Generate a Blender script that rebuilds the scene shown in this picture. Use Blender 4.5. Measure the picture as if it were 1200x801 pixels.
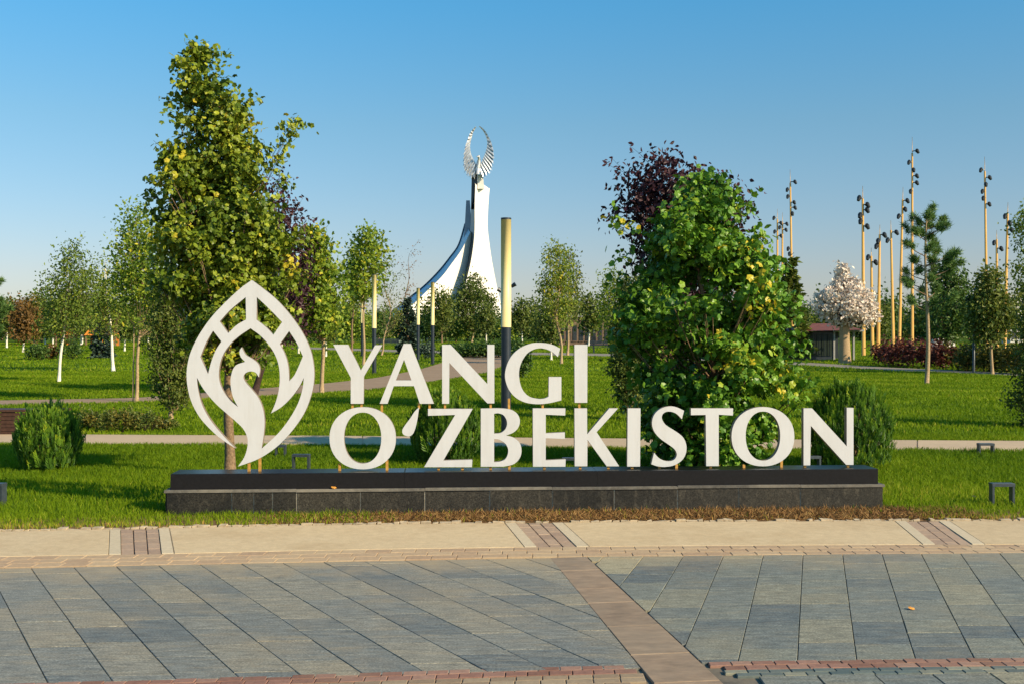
import bpy, math, random
import numpy as np
from mathutils import Vector, Matrix
from mathutils.geometry import tessellate_polygon

R = math.radians
scene = bpy.context.scene
for o in list(bpy.data.objects):
    bpy.data.objects.remove(o)
C = scene.collection
rng = np.random.default_rng(7)
random.seed(7)

# ------------------------------------------------------------------ camera
F, CX, CY, H = 1300.0, 600.0, 400.0, 1.7      # focal length and centre in photo pixels, eye height in m
SL, Y0, YCAP = 0.012, 14.0, 250.0             # the park rises gently behind the sign
cam = bpy.data.cameras.new('camera')
cam.sensor_width = 36.0
cam.lens = F / 1200.0 * 36.0
cam.clip_start = 0.1
cam.clip_end = 9000
camo = bpy.data.objects.new('camera', cam)
camo.location = (0, 0, H)
camo.rotation_euler = (R(90), 0, 0)
C.objects.link(camo)
scene.camera = camo

# ------------------------------------------------------------------ sky and sun
SUN_EL = R(28)
SUN_AZ = (0.85, -0.53)                        # horizontal direction towards the sun
world = bpy.data.worlds.new('World')
scene.world = world
world.use_nodes = True
wn = world.node_tree.nodes
wl = world.node_tree.links
wn.clear()
sky = wn.new('ShaderNodeTexSky')
sky.sky_type = 'NISHITA'
sky.sun_disc = False
sky.sun_elevation = SUN_EL
sky.sun_rotation = math.atan2(SUN_AZ[0], SUN_AZ[1])
sky.altitude = 400
sky.air_density = 1.0
sky.dust_density = 1.0
sky.ozone_density = 1.3
bg = wn.new('ShaderNodeBackground')
bg.inputs['Strength'].default_value = 0.136
wo = wn.new('ShaderNodeOutputWorld')
# dry, dusty air: greyer towards the horizon and a deeper cyan blue higher up, the same all the way round
tc = wn.new('ShaderNodeTexCoord')
sx = wn.new('ShaderNodeSeparateXYZ')
wl.new(tc.outputs['Generated'], sx.inputs[0])
hz_ = wn.new('ShaderNodeValToRGB')
cr = hz_.color_ramp
cr.elements[0].position = 0.0
cr.elements[0].color = (0.58, 0.54, 0.61, 1)
cr.elements[1].position = 0.5
cr.elements[1].color = (0.27, 0.76, 0.9, 1)
for p_, c_ in ((0.06, (0.56, 0.545, 0.60)), (0.19, (0.45, 0.65, 0.69)), (0.29, (0.31, 0.75, 0.88))):
    e_ = cr.elements.new(p_)
    e_.color = (*c_, 1)
wl.new(sx.outputs['Z'], hz_.inputs[0])
tint = wn.new('ShaderNodeMix')
tint.data_type = 'RGBA'
tint.blend_type = 'MULTIPLY'
tint.inputs[0].default_value = 1.0
wl.new(sky.outputs[0], tint.inputs[6])
wl.new(hz_.outputs[0], tint.inputs[7])
wl.new(tint.outputs[2], bg.inputs['Color'])
wl.new(bg.outputs[0], wo.inputs['Surface'])

sun = bpy.data.lights.new('sun', 'SUN')
sun.energy = 5.0
sun.angle = R(0.53)
sun.color = (1.0, 0.80, 0.54)
suno = bpy.data.objects.new('sun', sun)
d = Vector((-SUN_AZ[0] * math.cos(SUN_EL), -SUN_AZ[1] * math.cos(SUN_EL), -math.sin(SUN_EL)))
suno.rotation_euler = d.to_track_quat('-Z', 'Y').to_euler()
suno.location = (30, -40, 40)
C.objects.link(suno)

vs = scene.view_settings
vs.view_transform = 'Standard'
vs.look = 'None'
vs.exposure = 0.5
vs.gamma = 1.0
vs.use_curve_mapping = False
scene.render.engine = 'CYCLES'
scene.render.resolution_x = 1024
scene.render.resolution_y = 683

# ------------------------------------------------------------------ pixel helpers
def g(Y):
    return SL * np.clip(np.asarray(Y, float) - Y0, 0, YCAP - Y0)
def gs(Y):
    return float(g(Y))
def DG(y):
    """distance of the ground seen at photo row y"""
    dflat = F * H / max(y - CY, 1e-6) if y > CY else 1e9
    if dflat <= Y0:
        return dflat
    return F * (H + SL * Y0) / ((y - CY) + F * SL)
def gp(x, y, dz=0.0):
    D = DG(y)
    return ((x - CX) / F * D, D, gs(D) + dz)
def pz(y, D):
    return H + (CY - y) / F * D
def px(x, D):
    return (x - CX) / F * D

# ------------------------------------------------------------------ materials
def mat(name):
    m = bpy.data.materials.new(name)
    m.use_nodes = True
    n = m.node_tree.nodes
    b = n['Principled BSDF']
    return m, n, m.node_tree.links, b
def ramp(n, stops, interp='LINEAR'):
    r = n.new('ShaderNodeValToRGB')
    cr = r.color_ramp
    cr.interpolation = interp
    while len(cr.elements) > 1:
        cr.elements.remove(cr.elements[-1])
    cr.elements[0].position = stops[0][0]
    cr.elements[0].color = (*stops[0][1], 1)
    for p, c in stops[1:]:
        e = cr.elements.new(p)
        e.color = (*c, 1)
    return r
def mix(n, l, a, b, fac, mode='MIX'):
    x = n.new('ShaderNodeMix')
    x.data_type = 'RGBA'
    x.blend_type = mode
    x.clamp_factor = True
    for s, v in ((x.inputs[6], a), (x.inputs[7], b), (x.inputs[0], fac)):
        if hasattr(v, 'node'):
            l.new(v, s)
        elif isinstance(v, (int, float)):
            s.default_value = v
        else:
            s.default_value = (*v, 1)
    return x.outputs[2]
def noise(n, l, scale, detail=4, rough=0.6, vec=None, dims=None):
    t = n.new('ShaderNodeTexNoise')
    t.inputs['Scale'].default_value = scale
    t.inputs['Detail'].default_value = detail
    t.inputs['Roughness'].default_value = rough
    if vec is not None:
        l.new(vec, t.inputs['Vector'])
    return t
def bump(n, l, b, h, strength, dist):
    bm = n.new('ShaderNodeBump')
    bm.inputs['Strength'].default_value = strength
    bm.inputs['Distance'].default_value = dist
    l.new(h, bm.inputs['Height'])
    l.new(bm.outputs[0], b.inputs['Normal'])
def pos(n, l, scale=(1, 1, 1), rand=False):
    gm = n.new('ShaderNodeNewGeometry')
    mp = n.new('ShaderNodeMapping')
    mp.inputs['Scale'].default_value = scale
    l.new(gm.outputs['Position'], mp.inputs['Vector'])
    if rand:
        oi = n.new('ShaderNodeObjectInfo')
        ad = n.new('ShaderNodeVectorMath')
        ad.operation = 'MULTIPLY_ADD'
        cb = n.new('ShaderNodeCombineXYZ')
        l.new(oi.outputs['Random'], cb.inputs[0])
        l.new(oi.outputs['Random'], cb.inputs[1])
        l.new(cb.outputs[0], ad.inputs[0])
        ad.inputs[1].default_value = (37, 91, 0)
        l.new(mp.outputs[0], ad.inputs[2])
        return ad.outputs[0]
    return mp.outputs[0]
def objrand(n):
    return n.new('ShaderNodeObjectInfo').outputs['Random']

def stone_mat(name, stops, nscale=6, namt=0.35, stain=(0.3, 0.25, 0.18), stamt=0.35, rough=0.75, stretch=(1, 1, 1), bumpd=0.003, streak=None, spec=0.3, dust=None, speck=0.0):
    m, n, l, b = mat(name)
    p = pos(n, l, stretch, rand=True)
    r = ramp(n, stops)
    l.new(objrand(n), r.inputs[0])
    t = noise(n, l, nscale, 8, 0.7, p)
    v = ramp(n, [(0.25, (0.45, 0.45, 0.45)), (0.75, (1.5, 1.5, 1.5))])
    l.new(t.outputs['Fac'], v.inputs[0])
    c = mix(n, l, r.outputs[0], v.outputs[0], namt * 2 if namt * 2 < 1 else 1.0, 'MULTIPLY')
    t2 = noise(n, l, 0.9, 5, 0.65, pos(n, l))
    s = ramp(n, [(0.48, (0, 0, 0)), (0.72, (1, 1, 1))])
    l.new(t2.outputs['Fac'], s.inputs[0])
    sm = n.new('ShaderNodeMath'); sm.operation = 'MULTIPLY'; sm.inputs[1].default_value = stamt
    l.new(s.outputs[0], sm.inputs[0])
    c = mix(n, l, c, stain, sm.outputs[0])
    if streak:
        t3 = noise(n, l, streak[0], 6, 0.75, pos(n, l, streak[1], rand=True))
        s3 = ramp(n, [(0.5, (0, 0, 0)), (0.75, (1, 1, 1))])
        l.new(t3.outputs['Fac'], s3.inputs[0])
        sm3 = n.new('ShaderNodeMath'); sm3.operation = 'MULTIPLY'; sm3.inputs[1].default_value = streak[3]
        l.new(s3.outputs[0], sm3.inputs[0])
        c = mix(n, l, c, streak[2], sm3.outputs[0])
    if speck:
        t4 = noise(n, l, 70, 3, 0.8, pos(n, l, (1, 2.0, 1), rand=True))
        v4 = ramp(n, [(0.36, (1 - speck,) * 3), (0.5, (1, 1, 1)), (0.66, (1 + speck * 1.3,) * 3)])
        l.new(t4.outputs['Fac'], v4.inputs[0])
        c = mix(n, l, c, v4.outputs[0], 1.0, 'MULTIPLY')
    if dust:
        # sand trodden in from the concrete strip
        gm = n.new('ShaderNodeNewGeometry')
        dt = n.new('ShaderNodeVectorMath'); dt.operation = 'DOT_PRODUCT'
        l.new(gm.outputs['Position'], dt.inputs[0]); dt.inputs[1].default_value = (-0.075, 1.0, 0)
        t5 = noise(n, l, 2.2, 6, 0.7, pos(n, l))
        ma = n.new('ShaderNodeMath'); ma.operation = 'MULTIPLY_ADD'; ma.inputs[1].default_value = 1.7
        l.new(t5.outputs['Fac'], ma.inputs[0]); l.new(dt.outputs['Value'], ma.inputs[2])
        mr = n.new('ShaderNodeMapRange'); mr.inputs[1].default_value = 8.95; mr.inputs[2].default_value = 9.75
        mr.inputs[3].default_value = 0.0; mr.inputs[4].default_value = dust
        l.new(ma.outputs[0], mr.inputs[0])
        c = mix(n, l, c, (0.42, 0.32, 0.19), mr.outputs[0])
    l.new(c, b.inputs['Base Color'])
    rr = n.new('ShaderNodeMapRange')
    l.new(t.outputs['Fac'], rr.inputs[0])
    rr.inputs[3].default_value = rough - 0.15
    rr.inputs[4].default_value = rough + 0.12
    l.new(rr.outputs[0], b.inputs['Roughness'])
    b.inputs['Specular IOR Level'].default_value = spec
    bump(n, l, b, t.outputs['Fac'], 0.6, bumpd)
    return m

def plain(name, col, rough=0.6, metal=0.0, var=0.15, scale=20, spec=0.5, bumpd=0.0):
    m, n, l, b = mat(name)
    t = noise(n, l, scale, 5, 0.6, pos(n, l))
    v = ramp(n, [(0.3, (1 - var,) * 3), (0.7, (1 + var,) * 3)])
    l.new(t.outputs['Fac'], v.inputs[0])
    c = mix(n, l, col, v.outputs[0], 1.0, 'MULTIPLY')
    l.new(c, b.inputs['Base Color'])
    b.inputs['Roughness'].default_value = rough
    b.inputs['Metallic'].default_value = metal
    b.inputs['Specular IOR Level'].default_value = spec
    if bumpd:
        bump(n, l, b, t.outputs['Fac'], 0.7, bumpd)
    return m

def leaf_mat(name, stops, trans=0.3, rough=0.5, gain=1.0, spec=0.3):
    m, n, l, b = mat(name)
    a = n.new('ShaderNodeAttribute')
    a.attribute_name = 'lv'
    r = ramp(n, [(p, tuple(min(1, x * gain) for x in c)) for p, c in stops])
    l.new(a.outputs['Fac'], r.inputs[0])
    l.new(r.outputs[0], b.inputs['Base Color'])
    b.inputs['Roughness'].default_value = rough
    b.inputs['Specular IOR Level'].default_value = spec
    tr = n.new('ShaderNodeBsdfTranslucent')
    l.new(r.outputs[0], tr.inputs['Color'])
    ms = n.new('ShaderNodeMixShader')
    ms.inputs[0].default_value = trans
    l.new(b.outputs[0], ms.inputs[1])
    l.new(tr.outputs[0], ms.inputs[2])
    l.new(ms.outputs[0], n['Material Output'].inputs['Surface'])
    return m

M = {}
M['slate_left'] = stone_mat('slate_left', [(0, (0.135, 0.15, 0.148)), (0.35, (0.18, 0.188, 0.172)), (0.7, (0.205, 0.206, 0.18)), (1, (0.25, 0.232, 0.18))],
                            14, 0.5, (0.31, 0.25, 0.16), 0.5, 0.65, (0.5, 2.2, 1), 0.005, (3.2, (0.45, 3.2, 1), (0.36, 0.29, 0.18), 0.6), 0.3, 0.75, 0.45)
M['slate_right'] = stone_mat('slate_right', [(0, (0.11, 0.13, 0.135)), (0.4, (0.168, 0.182, 0.165)), (0.75, (0.195, 0.204, 0.17)), (0.93, (0.22, 0.215, 0.165)), (1, (0.32, 0.295, 0.2))],
                             14, 0.5, (0.27, 0.23, 0.145), 0.45, 0.65, (0.6, 2.0, 1), 0.005, (4.0, (0.5, 3.0, 1), (0.33, 0.28, 0.18), 0.5), 0.3, 0.5, 0.45)
M['band_stone'] = stone_mat('band_stone', [(0, (0.26, 0.19, 0.13)), (0.5, (0.30, 0.215, 0.145)), (1, (0.33, 0.24, 0.16))], 8, 0.35, (0.20, 0.18, 0.14), 0.5, 0.7, (0.7, 1.6, 1))
M['brick'] = stone_mat('brick', [(0, (0.20, 0.10, 0.07)), (0.5, (0.26, 0.135, 0.10)), (1, (0.32, 0.19, 0.14))], 25, 0.25, (0.33, 0.26, 0.18), 0.35, 0.8)
M['brick_tan'] = stone_mat('brick_tan', [(0, (0.24, 0.17, 0.11)), (1, (0.34, 0.26, 0.17))], 25, 0.2, (0.33, 0.26, 0.18), 0.35, 0.8)
M['brick_dusty'] = stone_mat('brick_dusty', [(0, (0.38, 0.26, 0.165)), (0.5, (0.43, 0.305, 0.19)), (1, (0.47, 0.345, 0.215))], 25, 0.2, (0.47, 0.36, 0.22), 0.6, 0.85)
M['brick_violet'] = stone_mat('brick_violet', [(0, (0.33, 0.23, 0.165)), (1, (0.42, 0.30, 0.21))], 25, 0.2, (0.45, 0.34, 0.22), 0.4, 0.85)
M['brick_blue'] = stone_mat('brick_blue', [(0, (0.08, 0.11, 0.11)), (0.6, (0.12, 0.15, 0.14)), (1, (0.24, 0.24, 0.18))], 25, 0.25, (0.3, 0.25, 0.17), 0.3, 0.7)
M['concrete'] = stone_mat('concrete', [(0, (0.53, 0.405, 0.245)), (1, (0.58, 0.45, 0.275))], 12, 0.14, (0.40, 0.28, 0.15), 0.55, 0.85, (1, 1, 1), 0.003, (1.5, (1, 1, 1), (0.60, 0.48, 0.31), 0.6), 0.3, None, 0.09)
M['concrete_light'] = stone_mat('concrete_light', [(0, (0.54, 0.45, 0.31)), (1, (0.58, 0.48, 0.33))], 30, 0.15, (0.5, 0.4, 0.26), 0.4, 0.85)
M['mortar'] = stone_mat('mortar', [(0, (0.11, 0.10, 0.085)), (1, (0.11, 0.10, 0.085))], 30, 0.3, (0.38, 0.31, 0.2), 0.8, 0.9)
M['path'] = stone_mat('path', [(0, (0.46, 0.35, 0.23)), (1, (0.54, 0.41, 0.27))], 20, 0.12, (0.36, 0.28, 0.2), 0.4, 0.85)
M['path_brick'] = stone_mat('path_brick', [(0, (0.29, 0.20, 0.125)), (1, (0.29, 0.20, 0.125))], 9, 0.25, (0.36, 0.26, 0.17), 0.6, 0.85)
M['path_grey'] = stone_mat('path_grey', [(0, (0.24, 0.21, 0.17)), (1, (0.24, 0.21, 0.17))], 6, 0.2, (0.3, 0.26, 0.2), 0.4, 0.85)
M['granite'] = stone_mat('granite', [(0, (0.014, 0.0135, 0.0115)), (1, (0.028, 0.026, 0.021))], 30, 0.5, (0.055, 0.048, 0.034), 0.6, 0.6, (1, 1, 1), 0.003, (9, (1.6, 1.6, 0.7), (0.13, 0.115, 0.085), 0.4), 0.3, None, 0.6)
M['ledge'] = stone_mat('ledge', [(0, (0.09, 0.085, 0.075)), (1, (0.14, 0.13, 0.11))], 18, 0.5, (0.36, 0.32, 0.25), 0.7, 0.7)
M['cap'] = plain('cap', (0.008, 0.008, 0.010), 0.28, 0, 0.3, 40, 0.35)
M['grout'] = plain('grout', (0.42, 0.38, 0.30), 0.9, 0, 0.4, 20)
M['letter'] = plain('letter', (0.565, 0.575, 0.585), 0.45, 0, 0.03, 3, 0.35)
_m = M['letter']; _n = _m.node_tree.nodes; _l = _m.node_tree.links
_t = noise(_n, _l, 5, 6, 0.7, pos(_n, _l, (3.0, 3.0, 0.5)))
_r = ramp(_n, [(0.42, (1, 1, 1)), (0.75, (0.80, 0.77, 0.71))])
_l.new(_t.outputs['Fac'], _r.inputs[0])
_src = _n['Principled BSDF'].inputs['Base Color'].links[0].from_socket
_l.new(mix(_n, _l, _src, _r.outputs[0], 0.4, 'MULTIPLY'), _n['Principled BSDF'].inputs['Base Color'])
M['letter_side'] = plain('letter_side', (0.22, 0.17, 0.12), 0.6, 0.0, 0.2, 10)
M['post'] = plain('post', (0.50, 0.27, 0.06), 0.55, 0.2, 0.3, 30)
M['stone_edge'] = plain('stone_edge', (0.45, 0.36, 0.24), 0.9, 0, 0.3, 20)
M['lamp_dark'] = plain('lamp_dark', (0.022, 0.027, 0.032), 0.4, 0.3, 0.2, 20)
M['lamp_blue'] = plain('lamp_blue', (0.05, 0.065, 0.08), 0.45, 0.3, 0.2, 20)
M['column_cream'] = plain('column_cream', (0.80, 0.66, 0.30), 0.45, 0, 0.04, 4)
M['column_dark'] = plain('column_dark', (0.025, 0.035, 0.05), 0.4, 0.3, 0.1, 10)
M['mast'] = plain('mast', (0.62, 0.36, 0.09), 0.5, 0.1, 0.08, 2)
M['bark'] = plain('bark', (0.20, 0.135, 0.08), 0.9, 0, 0.5, 30, 0.2, 0.01)
M['bark_tan'] = plain('bark_tan', (0.36, 0.26, 0.15), 0.9, 0, 0.35, 25, 0.2, 0.008)
M['bark_dark'] = plain('bark_dark', (0.05, 0.03, 0.025), 0.9, 0, 0.4, 25, 0.2, 0.008)
M['bark_white'] = plain('bark_white', (0.72, 0.68, 0.58), 0.85, 0, 0.2, 12, 0.2, 0.004)
M['wood_dark'] = plain('wood_dark', (0.06, 0.028, 0.016), 0.55, 0, 0.35, 18, 0.4)
M['monument_white'] = plain('monument_white', (0.80, 0.76, 0.70), 0.55, 0, 0.03, 0.6)
M['monument_blue'] = plain('monument_blue', (0.25, 0.32, 0.42), 0.3, 0.25, 0.12, 0.5)
M['monument_dark'] = plain('monument_dark', (0.045, 0.06, 0.075), 0.35, 0.2, 0.25, 0.5)
M['steel'] = plain('steel', (0.62, 0.64, 0.66), 0.4, 0.6, 0.45, 1.6)
M['kiosk'] = plain('kiosk', (0.025, 0.035, 0.045), 0.4, 0.1, 0.3, 3)
M['kiosk_glass'] = plain('kiosk_glass', (0.02, 0.03, 0.02), 0.35, 0, 0.2, 3, 0.3)
M['roof_red'] = plain('roof_red', (0.17, 0.055, 0.032), 0.6, 0, 0.25, 4)
M['grey_frame'] = plain('grey_frame', (0.33, 0.33, 0.31), 0.5, 0.1, 0.1, 4)
M['white_wall'] = plain('white_wall', (0.74, 0.70, 0.63), 0.7, 0, 0.08, 1)
M['brown_wall'] = plain('brown_wall', (0.17, 0.11, 0.075), 0.8, 0, 0.3, 2)
M['window'] = plain('window', (0.03, 0.04, 0.05), 0.1, 0, 0.2, 2)
M['orange'] = plain('orange', (0.70, 0.24, 0.03), 0.7, 0, 0.15, 1)
M['petal'] = leaf_mat('petal', [(0, (0.62, 0.48, 0.42)), (0.4, (0.72, 0.62, 0.52)), (1, (0.80, 0.73, 0.62))], 0.2)
M['fallen'] = plain('fallen', (0.65, 0.28, 0.04), 0.7)

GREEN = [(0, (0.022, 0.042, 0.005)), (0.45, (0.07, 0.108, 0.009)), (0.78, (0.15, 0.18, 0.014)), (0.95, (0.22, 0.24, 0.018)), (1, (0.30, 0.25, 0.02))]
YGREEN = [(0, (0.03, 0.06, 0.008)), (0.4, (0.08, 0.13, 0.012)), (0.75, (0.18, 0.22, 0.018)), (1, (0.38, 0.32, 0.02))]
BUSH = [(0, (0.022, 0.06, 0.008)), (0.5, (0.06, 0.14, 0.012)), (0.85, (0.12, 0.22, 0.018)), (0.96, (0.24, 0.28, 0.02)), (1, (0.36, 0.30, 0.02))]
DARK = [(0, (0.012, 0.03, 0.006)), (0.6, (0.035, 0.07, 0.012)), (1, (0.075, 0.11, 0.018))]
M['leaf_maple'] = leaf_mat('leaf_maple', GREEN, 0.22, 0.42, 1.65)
M['leaf_bush'] = leaf_mat('leaf_bush', BUSH, 0.22, 0.4, 1.5)
M['leaf_yellow'] = leaf_mat('leaf_yellow', YGREEN, 0.4, 0.5, 1.9)
M['leaf_birch'] = leaf_mat('leaf_birch', [(0, (0.035, 0.06, 0.010)), (0.5, (0.09, 0.13, 0.016)), (0.85, (0.18, 0.20, 0.018)), (1, (0.33, 0.27, 0.02))], 0.38, 0.5, 1.9)
M['leaf_dark'] = leaf_mat('leaf_dark', DARK, 0.3, 0.5, 1.9)
M['leaf_olive'] = leaf_mat('leaf_olive', [(0, (0.03, 0.045, 0.008)), (0.5, (0.07, 0.10, 0.016)), (1, (0.14, 0.15, 0.025))], 0.33, 0.5, 1.6)
M['leaf_purple'] = leaf_mat('leaf_purple', [(0, (0.018, 0.008, 0.012)), (0.6, (0.055, 0.02, 0.028)), (1, (0.12, 0.045, 0.05))], 0.2)
M['leaf_red'] = leaf_mat('leaf_red', [(0, (0.06, 0.015, 0.012)), (0.6, (0.13, 0.035, 0.025)), (1, (0.24, 0.08, 0.04))], 0.2)
M['leaf_rust'] = leaf_mat('leaf_rust', [(0, (0.07, 0.045, 0.012)), (0.5, (0.15, 0.085, 0.02)), (1, (0.26, 0.13, 0.03))], 0.25)
M['leaf_blue'] = leaf_mat('leaf_blue', [(0, (0.025, 0.05, 0.035)), (0.6, (0.06, 0.10, 0.075)), (1, (0.12, 0.17, 0.12))], 0.15)
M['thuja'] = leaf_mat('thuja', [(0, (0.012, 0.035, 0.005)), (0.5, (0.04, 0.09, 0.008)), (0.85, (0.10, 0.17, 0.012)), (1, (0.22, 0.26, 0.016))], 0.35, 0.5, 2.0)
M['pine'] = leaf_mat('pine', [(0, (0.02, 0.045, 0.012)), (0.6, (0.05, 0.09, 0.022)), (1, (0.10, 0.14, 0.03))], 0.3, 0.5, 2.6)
M['shrub_yellow'] = leaf_mat('shrub_yellow', [(0, (0.05, 0.07, 0.012)), (0.6, (0.14, 0.14, 0.02)), (1, (0.30, 0.21, 0.04))], 0.25)
M['grass'] = leaf_mat('grass', [(0, (0.03, 0.075, 0.005)), (0.35, (0.078, 0.13, 0.004)), (0.62, (0.125, 0.18, 0.005)), (0.72, (0.17, 0.22, 0.014)), (0.85, (0.30, 0.24, 0.04)), (1, (0.38, 0.20, 0.06))], 0.45, 0.55, 1.75, 0.12)
M['straw'] = leaf_mat('straw', [(0, (0.07, 0.035, 0.012)), (0.5, (0.23, 0.12, 0.04)), (1, (0.42, 0.27, 0.10))], 0.2, 0.8)

m, n, l, b = mat('lawn')
p_ = pos(n, l)
t = noise(n, l, 1.3, 8, 0.7, p_)
r_ = ramp(n, [(0.25, (0.03, 0.06, 0.005)), (0.5, (0.07, 0.13, 0.006)), (0.75, (0.12, 0.19, 0.008))])
l.new(t.outputs['Fac'], r_.inputs[0])
l.new(r_.outputs[0], b.inputs['Base Color'])
b.inputs['Roughness'].default_value = 0.95
b.inputs['Specular IOR Level'].default_value = 0.1
t2 = noise(n, l, 9, 6, 0.7, p_)
bump(n, l, b, t2.outputs['Fac'], 1.0, 0.06)
M['lawn'] = m
M['soil'] = plain('soil', (0.20, 0.12, 0.06), 0.95, 0, 0.4, 30, 0.1, 0.01)

# ------------------------------------------------------------------ mesh helpers
class MB:
    """collects vertices and faces; build() links them as one mesh object"""
    def __init__(s):
        s.v = []; s.f = []; s.n = 0; s.a = []
    def add(s, v, f, lv=None):
        v = np.asarray(v, np.float32).reshape(-1, 3)
        f = np.asarray(f, np.int32)
        s.v.append(v)
        s.f.append(f + s.n)
        s.a.append(np.zeros(len(v), np.float32) if lv is None else np.asarray(lv, np.float32))
        s.n += len(v)
        return s
    def polys(s, v, faces):
        v = np.asarray(v, np.float32).reshape(-1, 3)
        s.v.append(v)
        s.a.append(np.zeros(len(v), np.float32))
        for f in faces:
            s.f.append(np.asarray([f], np.int32) + s.n)
        s.n += len(v)
        return s
    def box(s, x0, x1, y0, y1, z0, z1):
        v = [(x0, y0, z0), (x1, y0, z0), (x1, y1, z0), (x0, y1, z0), (x0, y0, z1), (x1, y0, z1), (x1, y1, z1), (x0, y1, z1)]
        return s.add(v, [(3, 2, 1, 0), (4, 5, 6, 7), (0, 1, 5, 4), (1, 2, 6, 5), (2, 3, 7, 6), (3, 0, 4, 7)])
    def tube(s, pts, rad, n=8, caps=True):
        pts = [Vector(p) for p in pts]
        ring = []
        a = np.linspace(0, 2 * math.pi, n, endpoint=False)
        base = s.n
        V = []
        for i, p in enumerate(pts):
            t = (pts[min(i + 1, len(pts) - 1)] - pts[max(i - 1, 0)]).normalized()
            ref = Vector((0, 1, 0)) if abs(t.y) < 0.9 else Vector((1, 0, 0))
            u = t.cross(ref).normalized(); w = t.cross(u)
            for k in a:
                V.append(p + (u * math.cos(k) + w * math.sin(k)) * rad[i])
        fs = []
        for i in range(len(pts) - 1):
            for k in range(n):
                k2 = (k + 1) % n
                fs.append((i * n + k, i * n + k2, (i + 1) * n + k2, (i + 1) * n + k))
        s.add(V, fs)
        if caps:
            m_ = len(pts) - 1
            s.f.append(np.asarray([[base + k for k in range(n)]], np.int32))
            s.f.append(np.asarray([[base + m_ * n + k for k in reversed(range(n))]], np.int32))
        return s
    def mesh(s, name):
        me = bpy.data.meshes.new(name)
        v = np.concatenate(s.v)
        me.vertices.add(len(v))
        me.vertices.foreach_set('co', v.ravel())
        tot = np.concatenate([np.full(len(f), f.shape[1], np.int32) for f in s.f])
        loops = np.concatenate([f.ravel() for f in s.f])
        me.loops.add(len(loops))
        me.loops.foreach_set('vertex_index', loops)
        me.polygons.add(len(tot))
        st = np.zeros(len(tot), np.int32)
        st[1:] = np.cumsum(tot)[:-1]
        me.polygons.foreach_set('loop_start', st)
        a = np.concatenate(s.a)
        if a.any():
            at = me.attributes.new('lv', 'FLOAT', 'POINT')
            at.data.foreach_set('value', a)
        me.update(calc_edges=True)
        return me
    def build(s, name, material, parent=None, smooth=False):
        me = s.mesh(name)
        if material is not None:
            me.materials.append(M[material] if isinstance(material, str) else material)
        me.polygons.foreach_set('use_smooth', np.full(len(me.polygons), bool(smooth)))
        o = bpy.data.objects.new(name, me)
        C.objects.link(o)
        o.parent = parent
        return o
def thing(name, label, cat, loc=(0, 0, 0), rz=0.0, group=None):
    o = bpy.data.objects.new(name, None)
    o.empty_display_size = 0.2
    C.objects.link(o)
    o.location = loc
    o.rotation_euler = (0, 0, rz)
    return tag(o, label, cat, group)
def tag(o, label=None, cat=None, group=None, kind=None):
    if label: o['label'] = label
    if cat: o['category'] = cat
    if group: o['group'] = group
    if kind: o['kind'] = kind
    return o
KIDS = {}
def copy_tree(src, loc, rz=0.0, sc=1.0, label=None, group=None):
    c = src.copy(); C.objects.link(c)
    c.location = loc; c.rotation_euler = (0, 0, rz)
    c.scale = sc if hasattr(sc, '__len__') else (sc, sc, sc)
    if label: c['label'] = label
    if group: c['group'] = group
    def kids(a, b_):
        for ch in list(a.children):
            k = ch.copy(); C.objects.link(k); k.parent = b_
            kids(ch, k)
    kids(src, c)
    return c

def prism(poly, z0, z1, bev=0.004, tilt=None):
    """slab over a convex world polygon with a small bevel"""
    P = np.asarray(poly, float)
    if np.dot(P[:, 0], np.roll(P[:, 1], -1)) < np.dot(P[:, 1], np.roll(P[:, 0], -1)):
        P = P[::-1]
    c = P.mean(0)
    n = len(P)
    dd = P - c
    L = np.linalg.norm(dd, axis=1, keepdims=True) + 1e-9
    Pi = P - dd / L * bev * 1.4
    def zt(Q, z):
        if tilt is None:
            return np.full(len(Q), z)
        return z + (Q[:, 0] - c[0]) * tilt[0] + (Q[:, 1] - c[1]) * tilt[1]
    V = np.concatenate([np.c_[P, np.full(n, z0)], np.c_[P, zt(P, z1 - bev)], np.c_[Pi, zt(Pi, z1)]])
    mb = MB()
    fs = []
    for i in range(n):
        j = (i + 1) % n
        fs.append((i, j, n + j, n + i)); fs.append((n + i, n + j, 2 * n + j, 2 * n + i))
    fs.append(tuple(range(2 * n, 3 * n)))
    mb.polys(V, fs)
    return mb
def clip(poly, a, b):
    """keep the part of poly left of the directed line a->b"""
    out = []
    a = np.asarray(a, float); b = np.asarray(b, float)
    dv = b - a
    s = lambda p: dv[0] * (p[1] - a[1]) - dv[1] * (p[0] - a[0])
    for i in range(len(poly)):
        p, q = np.asarray(poly[i], float), np.asarray(poly[(i + 1) % len(poly)], float)
        sp, sq = s(p), s(q)
        if sp >= 0: out.append(p)
        if sp * sq < 0: out.append(p + (q - p) * (sp / (sp - sq)))
    return out
def clip_poly(poly, region):
    for i in range(len(region)):
        if len(poly) < 3: return []
        poly = clip(poly, region[i], region[(i + 1) % len(region)])
    return poly
def area(P):
    P = np.asarray(P)
    if len(P) < 3: return 0
    x, y = P[:, 0], P[:, 1]
    return 0.5 * abs(np.dot(x, np.roll(y, -1)) - np.dot(y, np.roll(x, -1)))
def inset(poly, e):
    P = np.asarray(poly, float)
    n = len(P)
    if np.cross(P[1] - P[0], P[2] - P[1]) < 0: P = P[::-1]
    reg = []
    Q = [p for p in P]
    for i in range(n):
        a, b_ = P[i], P[(i + 1) % n]
        t_ = b_ - a
        L = np.linalg.norm(t_)
        if L < 1e-6: continue
        nn = np.array([-t_[1], t_[0]]) / L
        Q = clip(Q, a + nn * e, b_ + nn * e)
        if len(Q) < 3: return []
    return Q
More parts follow.
